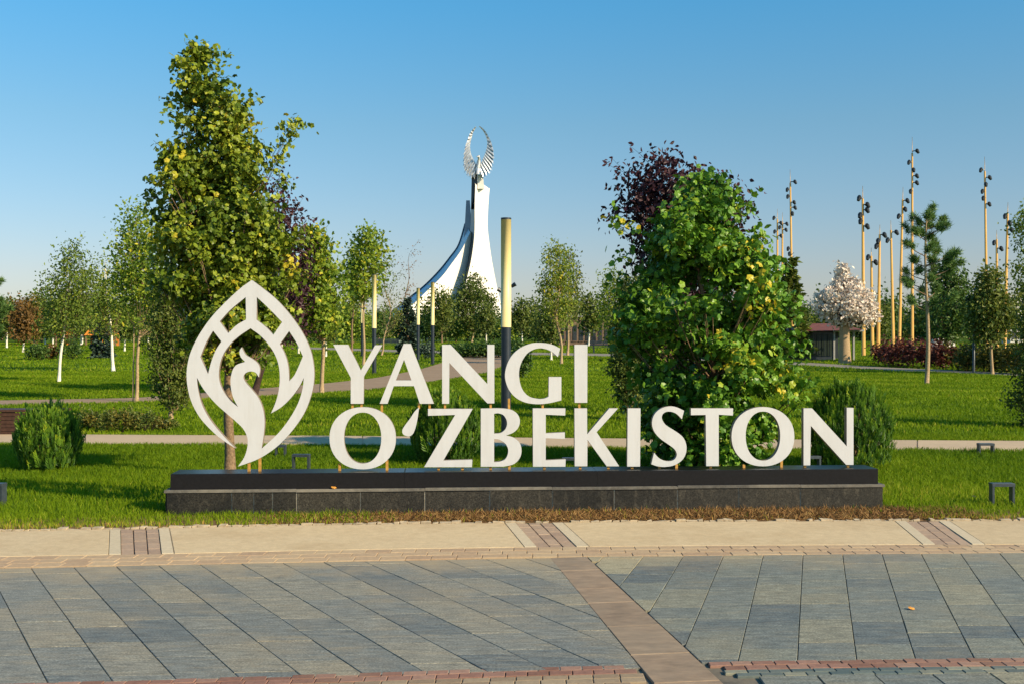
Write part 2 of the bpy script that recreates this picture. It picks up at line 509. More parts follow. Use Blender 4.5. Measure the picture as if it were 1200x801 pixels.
def ext_interp(x, xs, ys):
    x = np.asarray(x, float)
    y = np.interp(x, xs, ys)
    y = np.where(x < xs[0], ys[0] + (x - xs[0]) * (ys[1] - ys[0]) / (xs[1] - xs[0]), y)
    y = np.where(x > xs[-1], ys[-1] + (x - xs[-1]) * (ys[-1] - ys[-2]) / (xs[-1] - xs[-2]), y)
    return y
def curve_px(pts):
    """photo polyline on the flat plaza -> function Y(X)"""
    Q = np.array([(px(x, F * H / (y - CY)), F * H / (y - CY)) for x, y in pts])
    return lambda X: ext_interp(X, Q[:, 0], Q[:, 1])
def g2(x, y):
    D = F * H / (y - CY)
    return np.array([px(x, D), D])

# ------------------------------------------------------------------ ground: lawn, plaza, paths
KB = curve_px([(0, 622), (200, 618), (400, 614), (600, 612), (800, 610.5), (1000, 609.8), (1200, 609.5)])     # back of the concrete strip
KF = curve_px([(0, 651.5), (200, 648), (400, 643.5), (600, 640.5), (800, 638.8), (1000, 637.5), (1200, 637)])  # its front
SF = curve_px([(0, 664), (200, 660.5), (400, 656.5), (600, 652), (800, 650), (1000, 648), (1200, 646.5)])      # back of the slate
BF = curve_px([(0, 799.5), (200, 794), (400, 787.5), (600, 781), (750, 777), (850, 773.5), (1000, 771), (1200, 768.6)])  # front of the slate

ys = np.concatenate([[-80, -20, 0, 4], np.arange(8, 30, 0.35), np.arange(30, 120, 3.0), np.arange(120, 270, 10.0), [300, 400, 600, 1000, 2000, 4500]])
xs_ = np.concatenate([[-3500, -1500, -600, -250, -120, -60, -30], np.arange(-16, 16.1, 0.8), [30, 60, 120, 250, 600, 1500, 3500]])
XX, YY = np.meshgrid(xs_, ys)
ZZ = g(YY) - 0.004
ZZ = np.where(YY < KB(XX) - 0.02, -0.09, ZZ)
nx, ny = len(xs_), len(ys)
idx = np.arange(nx * ny).reshape(ny, nx)
fq = np.stack([idx[:-1, :-1], idx[:-1, 1:], idx[1:, 1:], idx[1:, :-1]], -1).reshape(-1, 4)
lawn = MB().add(np.stack([XX, YY, ZZ], -1).reshape(-1, 3), fq).build('lawn', 'lawn', None, True)
tag(lawn, 'wide mown green lawn of the park', None, None, 'structure')

kx = np.linspace(-14, 14, 57)
V = [(x, float(KB(x)) + 0.01, -0.014) for x in kx] + [(x, -30, -0.014) for x in kx]
plaza = MB().add(V, [(i, i + 1 + 0, 57 + i + 1, 57 + i)[::-1] for i in range(56)]).build('plaza', 'mortar')
tag(plaza, 'paved plaza of slate slabs with brick bands and concrete strip', None, None, 'structure')

def piece(name, poly, z1, material, parent=plaza, z0=-0.05, gap=0.004, bev=0.004, tl=0.004):
    P = inset(poly, gap)
    if len(P) < 3 or area(P) < 0.0008: return None
    tilt = (random.uniform(-tl, tl), random.uniform(-tl, tl))
    o = prism(P, z0, z1 + random.uniform(-0.0015, 0.0015), bev, tilt).build(name, material, parent)
    return o

# slate fields: strips run 30 degrees left and 15 degrees right of the view, joints across lie along the kerb
def field(region, dirv, x_ref, y_ref, spacing_px, k0, k1, cross, material, lens, rs):
    D = F * H / (y_ref - CY)
    rr = random.Random(rs)
    sp = spacing_px / F * D
    ox = px(x_ref, D)
    dirv = np.array(dirv); cross = np.array(cross)
    for k in range(k0, k1):
        a = np.array([ox + k * sp, D]); b_ = np.array([ox + (k + 1) * sp, D])
        t_ = -6.5 - rr.random() * 0.5
        while t_ < 6.5:
            L = rr.choice(lens)
            def at(p, tt, sidex):
                q = p + dirv * tt
                return q + cross * sidex
            # the joint across follows the kerb direction
            A0 = a + dirv * t_; A1 = a + dirv * (t_ + L)
            w = (b_ - a)[0]
            dd = (cross[1] * w - 0) / (dirv[1] - dirv[0] * cross[1] / max(cross[0], 1e-6)) if True else 0
            B0 = b_ + dirv * (t_ + dd); B1 = b_ + dirv * (t_ + L + dd)
            P = clip_poly([A0, B0, B1, A1], region)
            if len(P) >= 3 and area(P) > 0.004:
                piece('paving_slab', P, 0.0, material, gap=0.0024, bev=0.0025, tl=0.003)
            t_ += L
dl = np.array([-755, 1300.0]); dl /= np.linalg.norm(dl)
dr = np.array([354, 1300.0]); dr /= np.linalg.norm(dr)
bl0, bl1 = g2(645, 653), g2(751, 781)
br0, br1 = g2(688, 651.5), g2(822, 775)
XL = -6.0
regL = [np.array([XL, float(BF(XL))]), bl1 * 1.0, bl0 * 1.0, np.array([XL, float(SF(XL))])]
# follow the curved edges with extra points (convex towards the lawn)
topL = [np.array([x, float(SF(x))]) for x in np.linspace(bl0[0], XL, 8)]
regL = [np.array([XL, float(BF(XL))]), bl1, *topL]
field(regL, dl, 33, 660, 50.2, -12, 14, (1, 0.085), 'slate_left', [0.32, 0.4, 0.45, 0.6, 0.6, 0.75], 3)
XR = 6.5
topR = [np.array([x, float(SF(x))]) for x in np.linspace(XR, br0[0], 6)]
regR = [br1, np.array([XR, float(BF(XR))]), *topR]
field(regR, dr, 847.7, 650, 46.6, -6, 14, (1, 0.02), 'slate_right', [0.3, 0.3, 0.42, 0.55, 0.6], 11)

# diagonal brown band between the two fields
dbv = (bl1 - bl0) / np.linalg.norm(bl1 - bl0)
perp = (br0 - bl0); perp = perp / np.linalg.norm(perp)
t_ = -0.02
rr = random.Random(4)
Lb = 5.2
while t_ < Lb:
    L = rr.choice([0.42, 0.5, 0.6, 0.6])
    f0, f1 = t_, t_ + L
    lb = lambda q: bl0 + (bl1 - bl0) / (bl0[1] - bl1[1]) * q
    rb = lambda q: br0 + (br1 - br0) / (br0[1] - br1[1]) * q
    piece('paving_slab', [lb(f0), rb(f0), rb(f1), lb(f1)], 0.0, 'band_stone', gap=0.003, bev=0.003, tl=0.002)
    t_ += L

# rows of small bricks along a curve
def brick_rows(curve, offs, length, material, x0, x1, rs, name='brick', jit=0.003, z=0.0, skip=None, stagger=True):
    rr = random.Random(rs)
    for r_i in range(len(offs) - 1):
        x = x0 - (rr.random() * length if stagger else 0)
        while x < x1:
            L = length * rr.uniform(0.93, 1.07)
            xa, xb = x, x + L
            o0, o1 = offs[r_i], offs[r_i + 1]
            P = [np.array([xa, float(curve(xa)) + o0]), np.array([xb, float(curve(xb)) + o0]), np.array([xb, float(curve(xb)) + o1]), np.array([xa, float(curve(xa)) + o1])]
            if skip is None or not skip((xa + xb) / 2, P[0][1]):
                piece(name, P, z, material, gap=0.0022, bev=0.0025, tl=0.004)
            x += L
band_x = lambda Y: (bl0 + (bl1 - bl0) / (bl0[1] - bl1[1]) * (bl0[1] - Y))[0]
band_xr = lambda Y: (br0 + (br1 - br0) / (br0[1] - br1[1]) * (br0[1] - Y))[0]
brick_rows(BF, [-0.005, -0.075, -0.15], 0.115, 'brick', -3.4, 3.6, 21, skip=lambda x, Y: band_x(Y) - 0.05 < x < band_xr(Y) + 0.06)
brick_rows(BF, [-0.155, -0.225, -0.30, -0.37], 0.13, 'brick_tan', -3.4, 0.6, 22, skip=lambda x, Y: band_x(Y) - 0.05 < x)
brick_rows(BF, [-0.155, -0.21, -0.265], 0.12, 'brick_blue', 0.6, 3.6, 23, skip=lambda x, Y: x < band_xr(Y) + 0.06)
for k in range(10):     # slate again in front of the right-hand bands
    x0 = band_xr(5.2) + 0.15 + k * 0.3
    P = [np.array([x0, 4.7]), np.array([x0 + 0.3, 4.7]), np.array([x0 + 0.3, float(BF(x0 + 0.3)) - 0.27]), np.array([x0, float(BF(x0)) - 0.27])]
    piece('paving_slab', P, 0.0, 'slate_right')
# dusty brick strip between slate and concrete
dK = lambda x: float(KF(x)) - float(SF(x))
for r_i in range(3):
    f0, f1 = r_i / 3, (r_i + 1) / 3
    cv = (lambda f: (lambda x: float(SF(x)) + (float(KF(x)) - float(SF(x))) * f))
    x = -4.7 - random.random() * 0.2
    while x < 5.0:
        L = 0.2
        c0, c1 = cv(f0), cv(f1)
        e = 0.006
        P = [np.array([x, c0(x) + e]), np.array([x + L, c0(x + L) + e]), np.array([x + L, c1(x + L) - 0.001]), np.array([x, c1(x) - 0.001])]
        piece('brick', P, 0.002, 'brick_dusty', gap=0.002, bev=0.003, tl=0.006)
        x += L

# concrete strip with brick gaps
def kq(xb, xf):           # line over the strip: back x pixel, front x pixel -> two ground points
    def on(curve, xp):
        X = 0.0
        for _ in range(20):
            X = (xp - CX) / F * float(curve(X))
        return np.array([X, float(curve(X))])
    return on(KB, xb), on(KF, xf)
gaps = [((141, 141.5), (186, 189.5)), ((604, 629), (647, 676)), ((1061, 1096), (1100, 1140))]
def strip_piece(l0, l1, name, material, z=0.004):
    (a, a2), (b_, b2) = kq(*l0), kq(*l1)
    back = [np.array([x, float(KB(x))]) for x in np.linspace(b_[0], a[0], 4)]
    front = [np.array([x, float(KF(x)) + 0.004]) for x in np.linspace(a2[0], b2[0], 4)]
    P = np.array(front + back)
    P = P + (P.mean(0) - P) / np.linalg.norm(P.mean(0) - P, axis=1, keepdims=True) * 0.004
    prism(P, -0.05, z, 0.004).build(name, material, plaza)
edges = [(-330, -400)]
for (a, b_) in gaps:
    edges += [a, b_]
edges.append((1500, 1650))
for i in range(0, len(edges), 2):
    l0, l1 = edges[i], edges[i + 1]
    w = 12
    s0 = (l0[0] + (w if i else 0), l0[1] + (w + 2 if i else 0)); s1 = (l1[0] - (w if i < len(edges) - 2 else 0), l1[1] - (w + 2 if i < len(edges) - 2 else 0))
    strip_piece(s0, s1, 'concrete_slab', 'concrete')
    if i: strip_piece(l0, s0, 'concrete_edge', 'concrete_light', 0.006)
    if i < len(edges) - 2: strip_piece(s1, l1, 'concrete_edge', 'concrete_light', 0.006)
for (a, b_) in gaps:
    for c in range(3):
        A = [a[j] + (b_[j] - a[j]) * c / 3 for j in (0, 1)]
        B = [a[j] + (b_[j] - a[j]) * (c + 1) / 3 for j in (0, 1)]
        (p0, q0), (p1, q1) = kq(*A), kq(*B)
        nb = 5
        for k in range(-1, nb + 1):
            u0, u1 = (k + 0.5 * (c % 2)) / nb, (k + 1 + 0.5 * (c % 2)) / nb
            u0, u1 = max(0, min(1, u0)), max(0, min(1, u1))
            if u1 - u0 < 0.03: continue
            piece('brick', [q0 + (p0 - q0) * u0, q1 + (p1 - q1) * u0, q1 + (p1 - q1) * u1, q0 + (p0 - q0) * u1], 0.0, 'brick_violet', gap=0.004, bev=0.004, tl=0.01)
# rough little stones along the back of the strip
mb = MB()
x = -5.0
while x < 5.4:
    L = random.uniform(0.04, 0.13)
    yb = float(KB(x)) + 0.01
    w = random.uniform(0.03, 0.075)
    if random.random() < 0.88:
        zt = random.uniform(0.004, 0.022)
        mb.box(x, x + L - 0.008, yb, yb + w, -0.05, zt)
        vv = mb.v[-1]
        vv[4:, :2] += rng.uniform(-0.008, 0.008, (4, 2))
        vv[4:, 2] += rng.uniform(-0.006, 0.006, 4)
    x += L
tag(mb.build('edging_stones', 'stone_edge', plaza), 'rough row of small tan edging stones behind the concrete strip', None, None, 'stuff')

# soil strip along the plinth
soil = [(x, float(KB(x)) + 0.01, 0.002) for x in np.linspace(-5, 7, 30)] + [(x, float(KB(x)) + 0.75, 0.004) for x in np.linspace(-5, 7, 30)]
tag(MB().add(soil, [(i, i + 1, 31 + i, 30 + i) for i in range(29)]).build('soil_strip', 'soil'), 'dry brown soil strip between lawn and concrete', None, None, 'structure')

# paths over the lawn
PATHS = []
def path_strip(name, label, top, bot, material, n=60, lift=0.02, slabs=None):
    """top/bot: photo polylines (x,y), same parameter"""
    tp = np.array(top, float); bp = np.array(bot, float)
    s = np.linspace(0, 1, n)
    ti = np.linspace(0, 1, len(tp))
    def at(P, s):
        return np.stack([np.interp(s, ti, P[:, 0]), np.interp(s, ti, P[:, 1])], -1)
    A = np.array([gp(x, y, lift) for x, y in at(tp, s)])
    B = np.array([gp(x, y, lift) for x, y in at(bp, s)])
    PATHS.append(np.concatenate([A[:, :2], B[::-1, :2]]))
    V = np.concatenate([A, B, A - [0, 0, 0.1], B - [0, 0, 0.1]])
    fs = []
    for i in range(n - 1):
        fs += [(n + i, n + i + 1, i + 1, i), (2 * n + i, i, i + 1, 2 * n + i + 1), (3 * n + i + 1, n + i + 1, n + i, 3 * n + i)]
    o = MB().add(V, fs).build(name, material)
    tag(o, label, None, None, 'structure')
    if slabs:
        k = slabs
        for i in range(0, n - 1, k):
            j = min(i + k, n - 1)
            P = np.concatenate([B[i:j + 1], A[i:j + 1][::-1]])[:, :2]
            cc = P.mean(0)
            q = P + (cc - P) / np.linalg.norm(cc - P, axis=1, keepdims=True) * 0.012
            zz = g(q[:, 1]) + lift
            nq = len(q)
            Vq = np.concatenate([np.c_[q, zz - 0.01], np.c_[q, zz + 0.012]])
            m2 = MB().polys(Vq, [tuple(range(nq, 2 * nq))] + [(a_, (a_ + 1) % nq, nq + (a_ + 1) % nq, nq + a_) for a_ in range(nq)])
            m2.build('path_slab', material, o)
    return o
path_strip('path', 'pale concrete slab path crossing the lawn behind the sign',
           [(-260, 508), (0, 509.5), (400, 511.5), (700, 514.5), (1200, 517.5), (1500, 519)],
           [(-260, 519.5), (0, 520.5), (400, 522), (700, 525), (1200, 528.5), (1500, 530)], 'path', 61, 0.02, 5)
path_strip('winding_path', 'brown brick path winding over the lawn towards the monument',
           [(-80, 470), (0, 469), (160, 466), (380, 449), (440, 442.5), (490, 433), (520, 424), (545, 417.5), (552, 413)],
           [(-80, 475), (0, 474), (160, 470.5), (380, 459.5), (440, 455.5), (510, 446), (570, 436.5), (591, 427), (594, 413.5)], 'path_brick', 60)
path_strip('far_path', 'narrow grey path running across the far lawn',
           [(350, 406), (470, 409.5), (600, 412), (720, 414), (940, 424), (1040, 430), (1200, 437), (1300, 442)],
           [(350, 408.5), (470, 412.3), (600, 415), (720, 417), (940, 427.3), (1040, 433), (1200, 440.5), (1300, 446)], 'path_grey', 50)

# ------------------------------------------------------------------ the sign
PL, PR = np.array([px(195, 10.9), 10.9]), np.array([px(1034, 11.36), 11.36])
SU = PR - PL
SLEN = float(np.linalg.norm(SU)); SU = SU / SLEN
SV = np.array([-SU[1], SU[0]])
SANG = math.atan2(SU[1], SU[0])
sign = thing('letter_sign', 'white letters YANGI OZBEKISTON and leaf emblem standing on a long black stone plinth', 'sign', (PL[0], PL[1], 0), SANG)
def sp(x, y, v):
    """photo pixel -> (along, z) on the sign plane at depth v"""
    dx = (x - CX) / F
    ddv = dx * SV[0] + SV[1]
    t_ = (PL @ SV + v) / ddv
    wx, wy = dx * t_, t_
    return ((wx - PL[0]) * SU[0] + (wy - PL[1]) * SU[1], H + (CY - y) / F * t_)
ZB, ZC = 0.249, 0.402
core = MB().box(0.01, SLEN - 0.01, 0.006, 0.43, -0.1, ZB - 0.035).build('plinth_core', 'grout', sign)
bounds = [195, 271.6, 297.4, 319.4, 347.6, 422.4, 498, 574, 647.6, 720, 794, 866, 938, 1034]
us = [sp(x, 585, 0)[0] for x in bounds]
us[0] = 0; us[-1] = SLEN
def bevbox(x0, x1, y0, y1, z0, z1, b_=0.004):
    m_ = prism([(x0, y0), (x1, y0), (x1, y1), (x0, y1)], z0, z1, b_)
    return m_
for i in range(len(us) - 1):
    bevbox(us[i] + 0.0045, us[i + 1] - 0.0045, random.uniform(-0.003, 0.003), 0.03, -0.05, ZB - 0.028).build('stone_panel', 'granite', core)
for s_ in (0, 1):
    x0 = -0.018 if s_ == 0 else SLEN - 0.012
    bevbox(x0, x0 + 0.03, 0.034, 0.44, -0.05, ZB - 0.028).build('stone_panel', 'granite', core)
prev = -0.022
for i, e in enumerate([sp(x, 573, 0)[0] for x in (347, 498, 647, 794, 938)] + [SLEN + 0.022]):
    dz = random.uniform(-0.006, 0.004)
    bevbox(prev + 0.001, e - 0.001, -0.012, 0.45, ZB - 0.026 + dz, ZB + dz, 0.003).build('ledge_slab', 'ledge', sign)
    prev = e
prev = 0.03
for e in [sp(x, 565, 0.03)[0] for x in (474, 700)] + [SLEN - 0.03]:
    bevbox(prev + 0.0008, e - 0.0008, 0.035, 0.40, ZB - 0.005, ZC, 0.004).build('plinth_cap', 'cap', sign)
    prev = e

def contour(pts, n=7):
    P = [np.array(p[:2], float) for p in pts]
    cor = [len(p) > 2 for p in pts]
    N = len(P); out = []
    for i in range(N):
        j = (i + 1) % N
        p1, p2 = P[i], P[j]
        if cor[i] and cor[j]:
            out.append(p1); continue
        p0, p3 = P[i - 1], P[(j + 1) % N]
        m1 = (p2 - p1) if cor[i] else 0.5 * (p2 - p0)
        m2 = (p2 - p1) if cor[j] else 0.5 * (p3 - p1)
        # keep tangents no longer than the span
        L = np.linalg.norm(p2 - p1)
        for m_ in (m1, m2):
            q = np.linalg.norm(m_)
            if q > 1e-9: m_ *= L / q
        for s_ in range(n):
            u = s_ / n
            out.append((2*u**3-3*u**2+1)*p1 + (u**3-2*u**2+u)*m1 + (-2*u**3+3*u**2)*p2 + (u**3-u**2)*m2)
    return out
def corners(pts):
    return [(*p, 1) for p in pts]
def ell(cx, cy, rx, ry, n=48, e=2.12):
    o = []
    for k in range(n):
        a = 2 * math.pi * k / n
        c, s_ = math.cos(a), math.sin(a)
        o.append((cx + rx * math.copysign(abs(c) ** (2 / e), c), cy + ry * math.copysign(abs(s_) ** (2 / e), s_), 1))
    return o
LV, LT = 0.19, 0.07      # letter front plane and thickness
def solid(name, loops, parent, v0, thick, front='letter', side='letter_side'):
    """extrude 2-D loops (along, z): outer first, then holes"""
    loops = [[Vector((p[0], p[1], 0)) for p in lp] for lp in loops]
    tris = tessellate_polygon(loops)
    flat = [p for lp in loops for p in lp]
    N = len(flat)
    V = [(p.x, v0, p.y) for p in flat] + [(p.x, v0 + thick, p.y) for p in flat]
    fs, mi = [], []
    for t_ in tris:
        a, b_, c = (flat[i] for i in t_)
        cr = (b_ - a).cross(c - a).z
        t2 = tuple(t_) if cr > 0 else tuple(reversed(t_))
        fs.append(t2); mi.append(0)
        fs.append(tuple(N + i for i in reversed(t2))); mi.append(1)
    k = 0
    for li, lp in enumerate(loops):
        n_ = len(lp)
        ar = sum(lp[i].x * lp[(i + 1) % n_].y - lp[(i + 1) % n_].x * lp[i].y for i in range(n_))
        for i in range(n_):
            j = (i + 1) % n_
            q = (k + i, N + k + i, N + k + j, k + j)
            if (ar > 0) == (li == 0): q = q
            else: q = tuple(reversed(q))
            fs.append(tuple(reversed(q)) if li == 0 and ar > 0 else q if li == 0 else q); mi.append(1)
        k += n_
    me = bpy.data.meshes.new(name)
    me.from_pydata(V, [], fs)
    me.materials.append(M[front]); me.materials.append(M[side])
    me.polygons.foreach_set('material_index', mi)
    me.polygons.foreach_set('use_smooth', np.zeros(len(me.polygons), bool))
    me.update()
    o = bpy.data.objects.new(name, me)
    C.objects.link(o); o.parent = parent
    return o
def zl(pts, ox, oy, k):
    """zoomed tracing -> sign plane"""
    return [(*sp(ox + p[0] / k, oy + p[1] / k, LV), *p[2:]) for p in pts]
K7 = 1200 / 170
def letter(ch, loops, ox, oy):
    L = [contour(zl(lp, ox, oy, K7)) for lp in loops]
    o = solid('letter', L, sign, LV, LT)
    o['label'] = 'white letter ' + ch
    return o
TOP, BOT = 395, 468
letter('Y', [corners([(75,57),(197,57),(303,268),(420,62),(480,60),(328,318),(325,543),(219,543),(219,328)])], 380, TOP)
letter('A', [corners([(657,50),(715,50),(907,543),(790,543),(742,397),(575,397),(523,543),(458,543)]), corners([(660,180),(722,350),(592,350)])], 380, TOP)
letter('N', [corners([(975,57),(1045,57),(1349,380),(1349,57),(1407,57),(1407,540),(1349,540),(1035,205),(1033,543),(975,543)])], 380, TOP)
letter('G', [[(822,88,1),(760,58),(670,42),(580,48),(480,92),(405,172),(366,295),(385,400),(440,480),(520,528),(620,546),(720,540),(832,515,1),(832,322,1),(728,322,1),(726,485,1),(690,500),(640,503),(560,480),(505,415),(482,310),(495,220),(540,140),(590,102),(650,86),(710,95),(760,120),(803,157,1)]], 540, TOP)
letter('I', [corners([(940,57),(1048,57),(1046,535),(942,535)])], 540, TOP)
letter('O', [ell(318, 313, 275, 257), ell(318, 311, 154, 211)], 380, BOT)
ap = letter('apostrophe', [[(785,57,1),(768,170),(742,262),(716,292),(690,296),(655,282),(645,255),(655,225),(710,150),(750,90)]], 380, BOT)
ap['label'] = 'white slanting apostrophe drop'
letter('Z', [corners([(858,70),(1228,70),(985,497),(1225,490),(1222,552),(826,552),(1083,120),(858,127)])], 380, BOT)
letter('B', [[(95,68,1),(250,66),(340,76),(395,110),(418,165),(405,225),(365,265),(305,290,1),(370,310),(415,350),(432,410),(418,475),(370,525),(290,546),(240,548,1),(95,548,1)],
             [(205,110,1),(240,107),(285,125),(312,180),(300,235),(260,268),(205,275,1)], [(205,318,1),(250,325),(300,360),(322,415),(302,480),(255,505),(205,510,1)]], 550, BOT)
letter('E', [corners([(525,66),(795,66),(793,125),(632,118),(632,272),(790,264),(790,318),(632,312),(632,495),(797,487),(795,548),(527,548)])], 550, BOT)
letter('K', [corners([(870,66),(974,66),(975,280),(1158,66),(1230,66),(1053,262),(1240,545),(1137,545),(977,325),(976,545),(872,545)])], 550, BOT)
letter('I', [corners([(322,66),(428,66),(424,547),(318,547)])], 690, BOT)
letter('S', [[(788,85,1),(720,55),(660,50),(590,72),(540,122),(523,190),(540,255),(590,315),(660,365),(710,405),(728,445),(712,485),(670,502),(620,497),(575,472),(540,432,1),(517,528,1),(570,545),(630,550),(710,535),(775,490),(805,430),(805,360),(775,300),(710,250),(640,205),(610,165),(605,130),(625,102),(665,92),(720,108),(770,155,1)]], 690, BOT)
letter('T', [corners([(845,66),(1194,66),(1192,125),(1075,118),(1075,543),(972,543),(967,120),(845,122)])], 690, BOT)
letter('O', [ell(382, 300, 260, 245), ell(382, 295, 143, 203)], 840, BOT)
letter('N', [corners([(718,66),(788,66),(1075,380),(1075,62),(1131,62),(1131,533),(1070,533),(778,210),(773,537),(718,537)])], 840, BOT)
KE = 1135 / 170
outer = [(568,52,1),(640,105),(760,203),(880,338),(970,472),(1030,605),(1055,740),(1053,850),(1035,940),(985,1075),(900,1205),(790,1328),(690,1405),(600,1455),(460,1505,1),
         (510,1430),(535,1340),(530,1270),(500,1210),(440,1150),(370,1090),(280,1008),(190,900),(138,809,1),(148,905),(182,1030),(250,1150),(350,1270),(440,1363,1),
         (360,1312),(270,1240),(160,1120),(92,990),(62,860),(60,745),(90,612),(160,472),(260,332),(380,207),(490,107)]
holes = [[(520,185,1),(523,360,1),(450,403),(383,467,1),(317,375,1),(400,285)],
         [(607,185,1),(700,272),(805,380,1),(737,480,1),(680,420),(605,362,1)],
         [(265,447,1),(330,530,1),(285,600),(250,690),(226,782,1),(165,650,1),(210,540)],
         [(860,450,1),(915,535),(968,645,1),(905,785),(862,838,1),(853,720),(828,630),(787,550,1)],
         [(558,428,1),(640,490),(720,582),(770,685),(787,800),(777,920),(752,1010),(718,1090,1),(800,1040),(880,962),(940,880),(975,812,1),(965,900),(928,1015),(860,1135),(770,1250),(645,1365,1),
          (662,1250),(668,1150),(655,1055),(620,970),(570,905),(522,850),(503,808),(517,778),(555,762),(598,772),(622,808,1),(632,745),(615,700),(570,663),(520,632),(488,575,1),(472,605),(482,650),(515,687,1),
          (440,718),(408,785),(402,865),(420,960),(460,1040,1),(400,990),(342,910),(312,820),(316,720),(345,630),(400,550),(470,487)]]
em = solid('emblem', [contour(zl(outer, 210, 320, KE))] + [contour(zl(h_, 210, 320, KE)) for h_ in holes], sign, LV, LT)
em['label'] = 'white pointed leaf emblem with a bird inside'
# ochre posts
def post(x, y0, y1, w=0.026):
    a, zt = sp(x, y0, LV + 0.02)
    z0 = ZC - 0.004 if y1 is None else sp(x, y1, LV + 0.02)[1]
    MB().box(a - w / 2, a + w / 2, LV + 0.022, LV + 0.048, z0, zt).build('post', 'post', sign)
for x, y in [(398, 542), (453.5, 538), (514, 545), (542, 545), (575, 545), (597, 544), (638, 545), (680, 544), (713, 544), (741, 545), (773, 544), (793, 543), (833, 544), (872, 543), (916, 538), (943.6, 543), (994, 542), (291.6, 535), (304.3, 530)]:
    post(x, y, None)
for x, y0, y1 in [(413, 471, 484), (423.5, 471, 482), (447.5, 471, 487), (491, 471, 478), (503.5, 471, 480), (521.5, 471, 480), (575, 470, 481), (596.5, 466, 480), (636, 471, 481), (679, 470, 481)]:
    post(x, y0, y1, 0.022)

# ------------------------------------------------------------------ foliage
LOBED = np.array([(0, .45, .06), (0, 0, 0), (.36, .10, .02), (.40, .36, .0), (.50, .62, -.06), (.26, .74, .04), (0, 1.0, -.14), (-.26, .74, .04), (-.50, .62, -.06), (-.40, .36, .0), (-.36, .10, .02)], np.float32)
LOBED_F = np.array([(0, i, i + 1) for i in range(1, 10)] + [(0, 10, 1)], np.int32)
OVAL = np.array([(0, 0, 0), (.30, .40, .09), (.2, .75, .04), (0, 1, -.08), (-.2, .75, .04), (-.30, .40, .09)], np.float32)
OVAL_F = np.array([(0, 1, 2), (0, 2, 3), (0, 3, 4), (0, 4, 5)], np.int32)
RHOMB = np.array([(0, 0, 0), (.33, .5, .1), (0, 1, 0), (-.33, .5, .1)], np.float32)
RHOMB_F = np.array([(0, 1, 2), (0, 2, 3)], np.int32)
NEEDLE = np.array([(-.05, 0, 0), (.05, 0, 0), (0, 1, 0)], np.float32)
NEEDLE_F = np.array([(0, 1, 2)], np.int32)
def unit(v):
    return v / (np.linalg.norm(v, axis=-1, keepdims=True) + 1e-9)
def leaves(mb, P, size, normal, tmpl, faces, lv, axis=None, r=rng):
    """P (N,3) positions, normal (N,3), size (N,), lv (N,)"""
    N = len(P)
    nrm = unit(np.asarray(normal))
    if axis is None:
        axis = r.normal(size=(N, 3))
    y = unit(axis - nrm * np.sum(axis * nrm, -1, keepdims=True))
    x = np.cross(y, nrm)
    T = tmpl[None] * np.asarray(size)[:, None, None]
    V = P[:, None] + T[..., 0:1] * x[:, None] + T[..., 1:2] * y[:, None] + T[..., 2:3] * nrm[:, None]
    k = len(tmpl)
    Fs = faces[None] + (np.arange(N) * k)[:, None, None]
    mb.add(V.reshape(-1, 3), Fs.reshape(-1, faces.shape[1]), np.repeat(np.clip(lv, 0.001, 1), k))
def lump(p, s, seed):
    """cheap smooth pseudo-noise in -1..1"""
    q = p * s + seed
    return (np.sin(q[..., 0] * 1.7 + np.sin(q[..., 2] * 1.3)) + np.sin(q[..., 1] * 1.9 + np.sin(q[..., 0] * 1.1)) + np.sin(q[..., 2] * 2.1 + np.sin(q[..., 1] * 1.5))) / 3

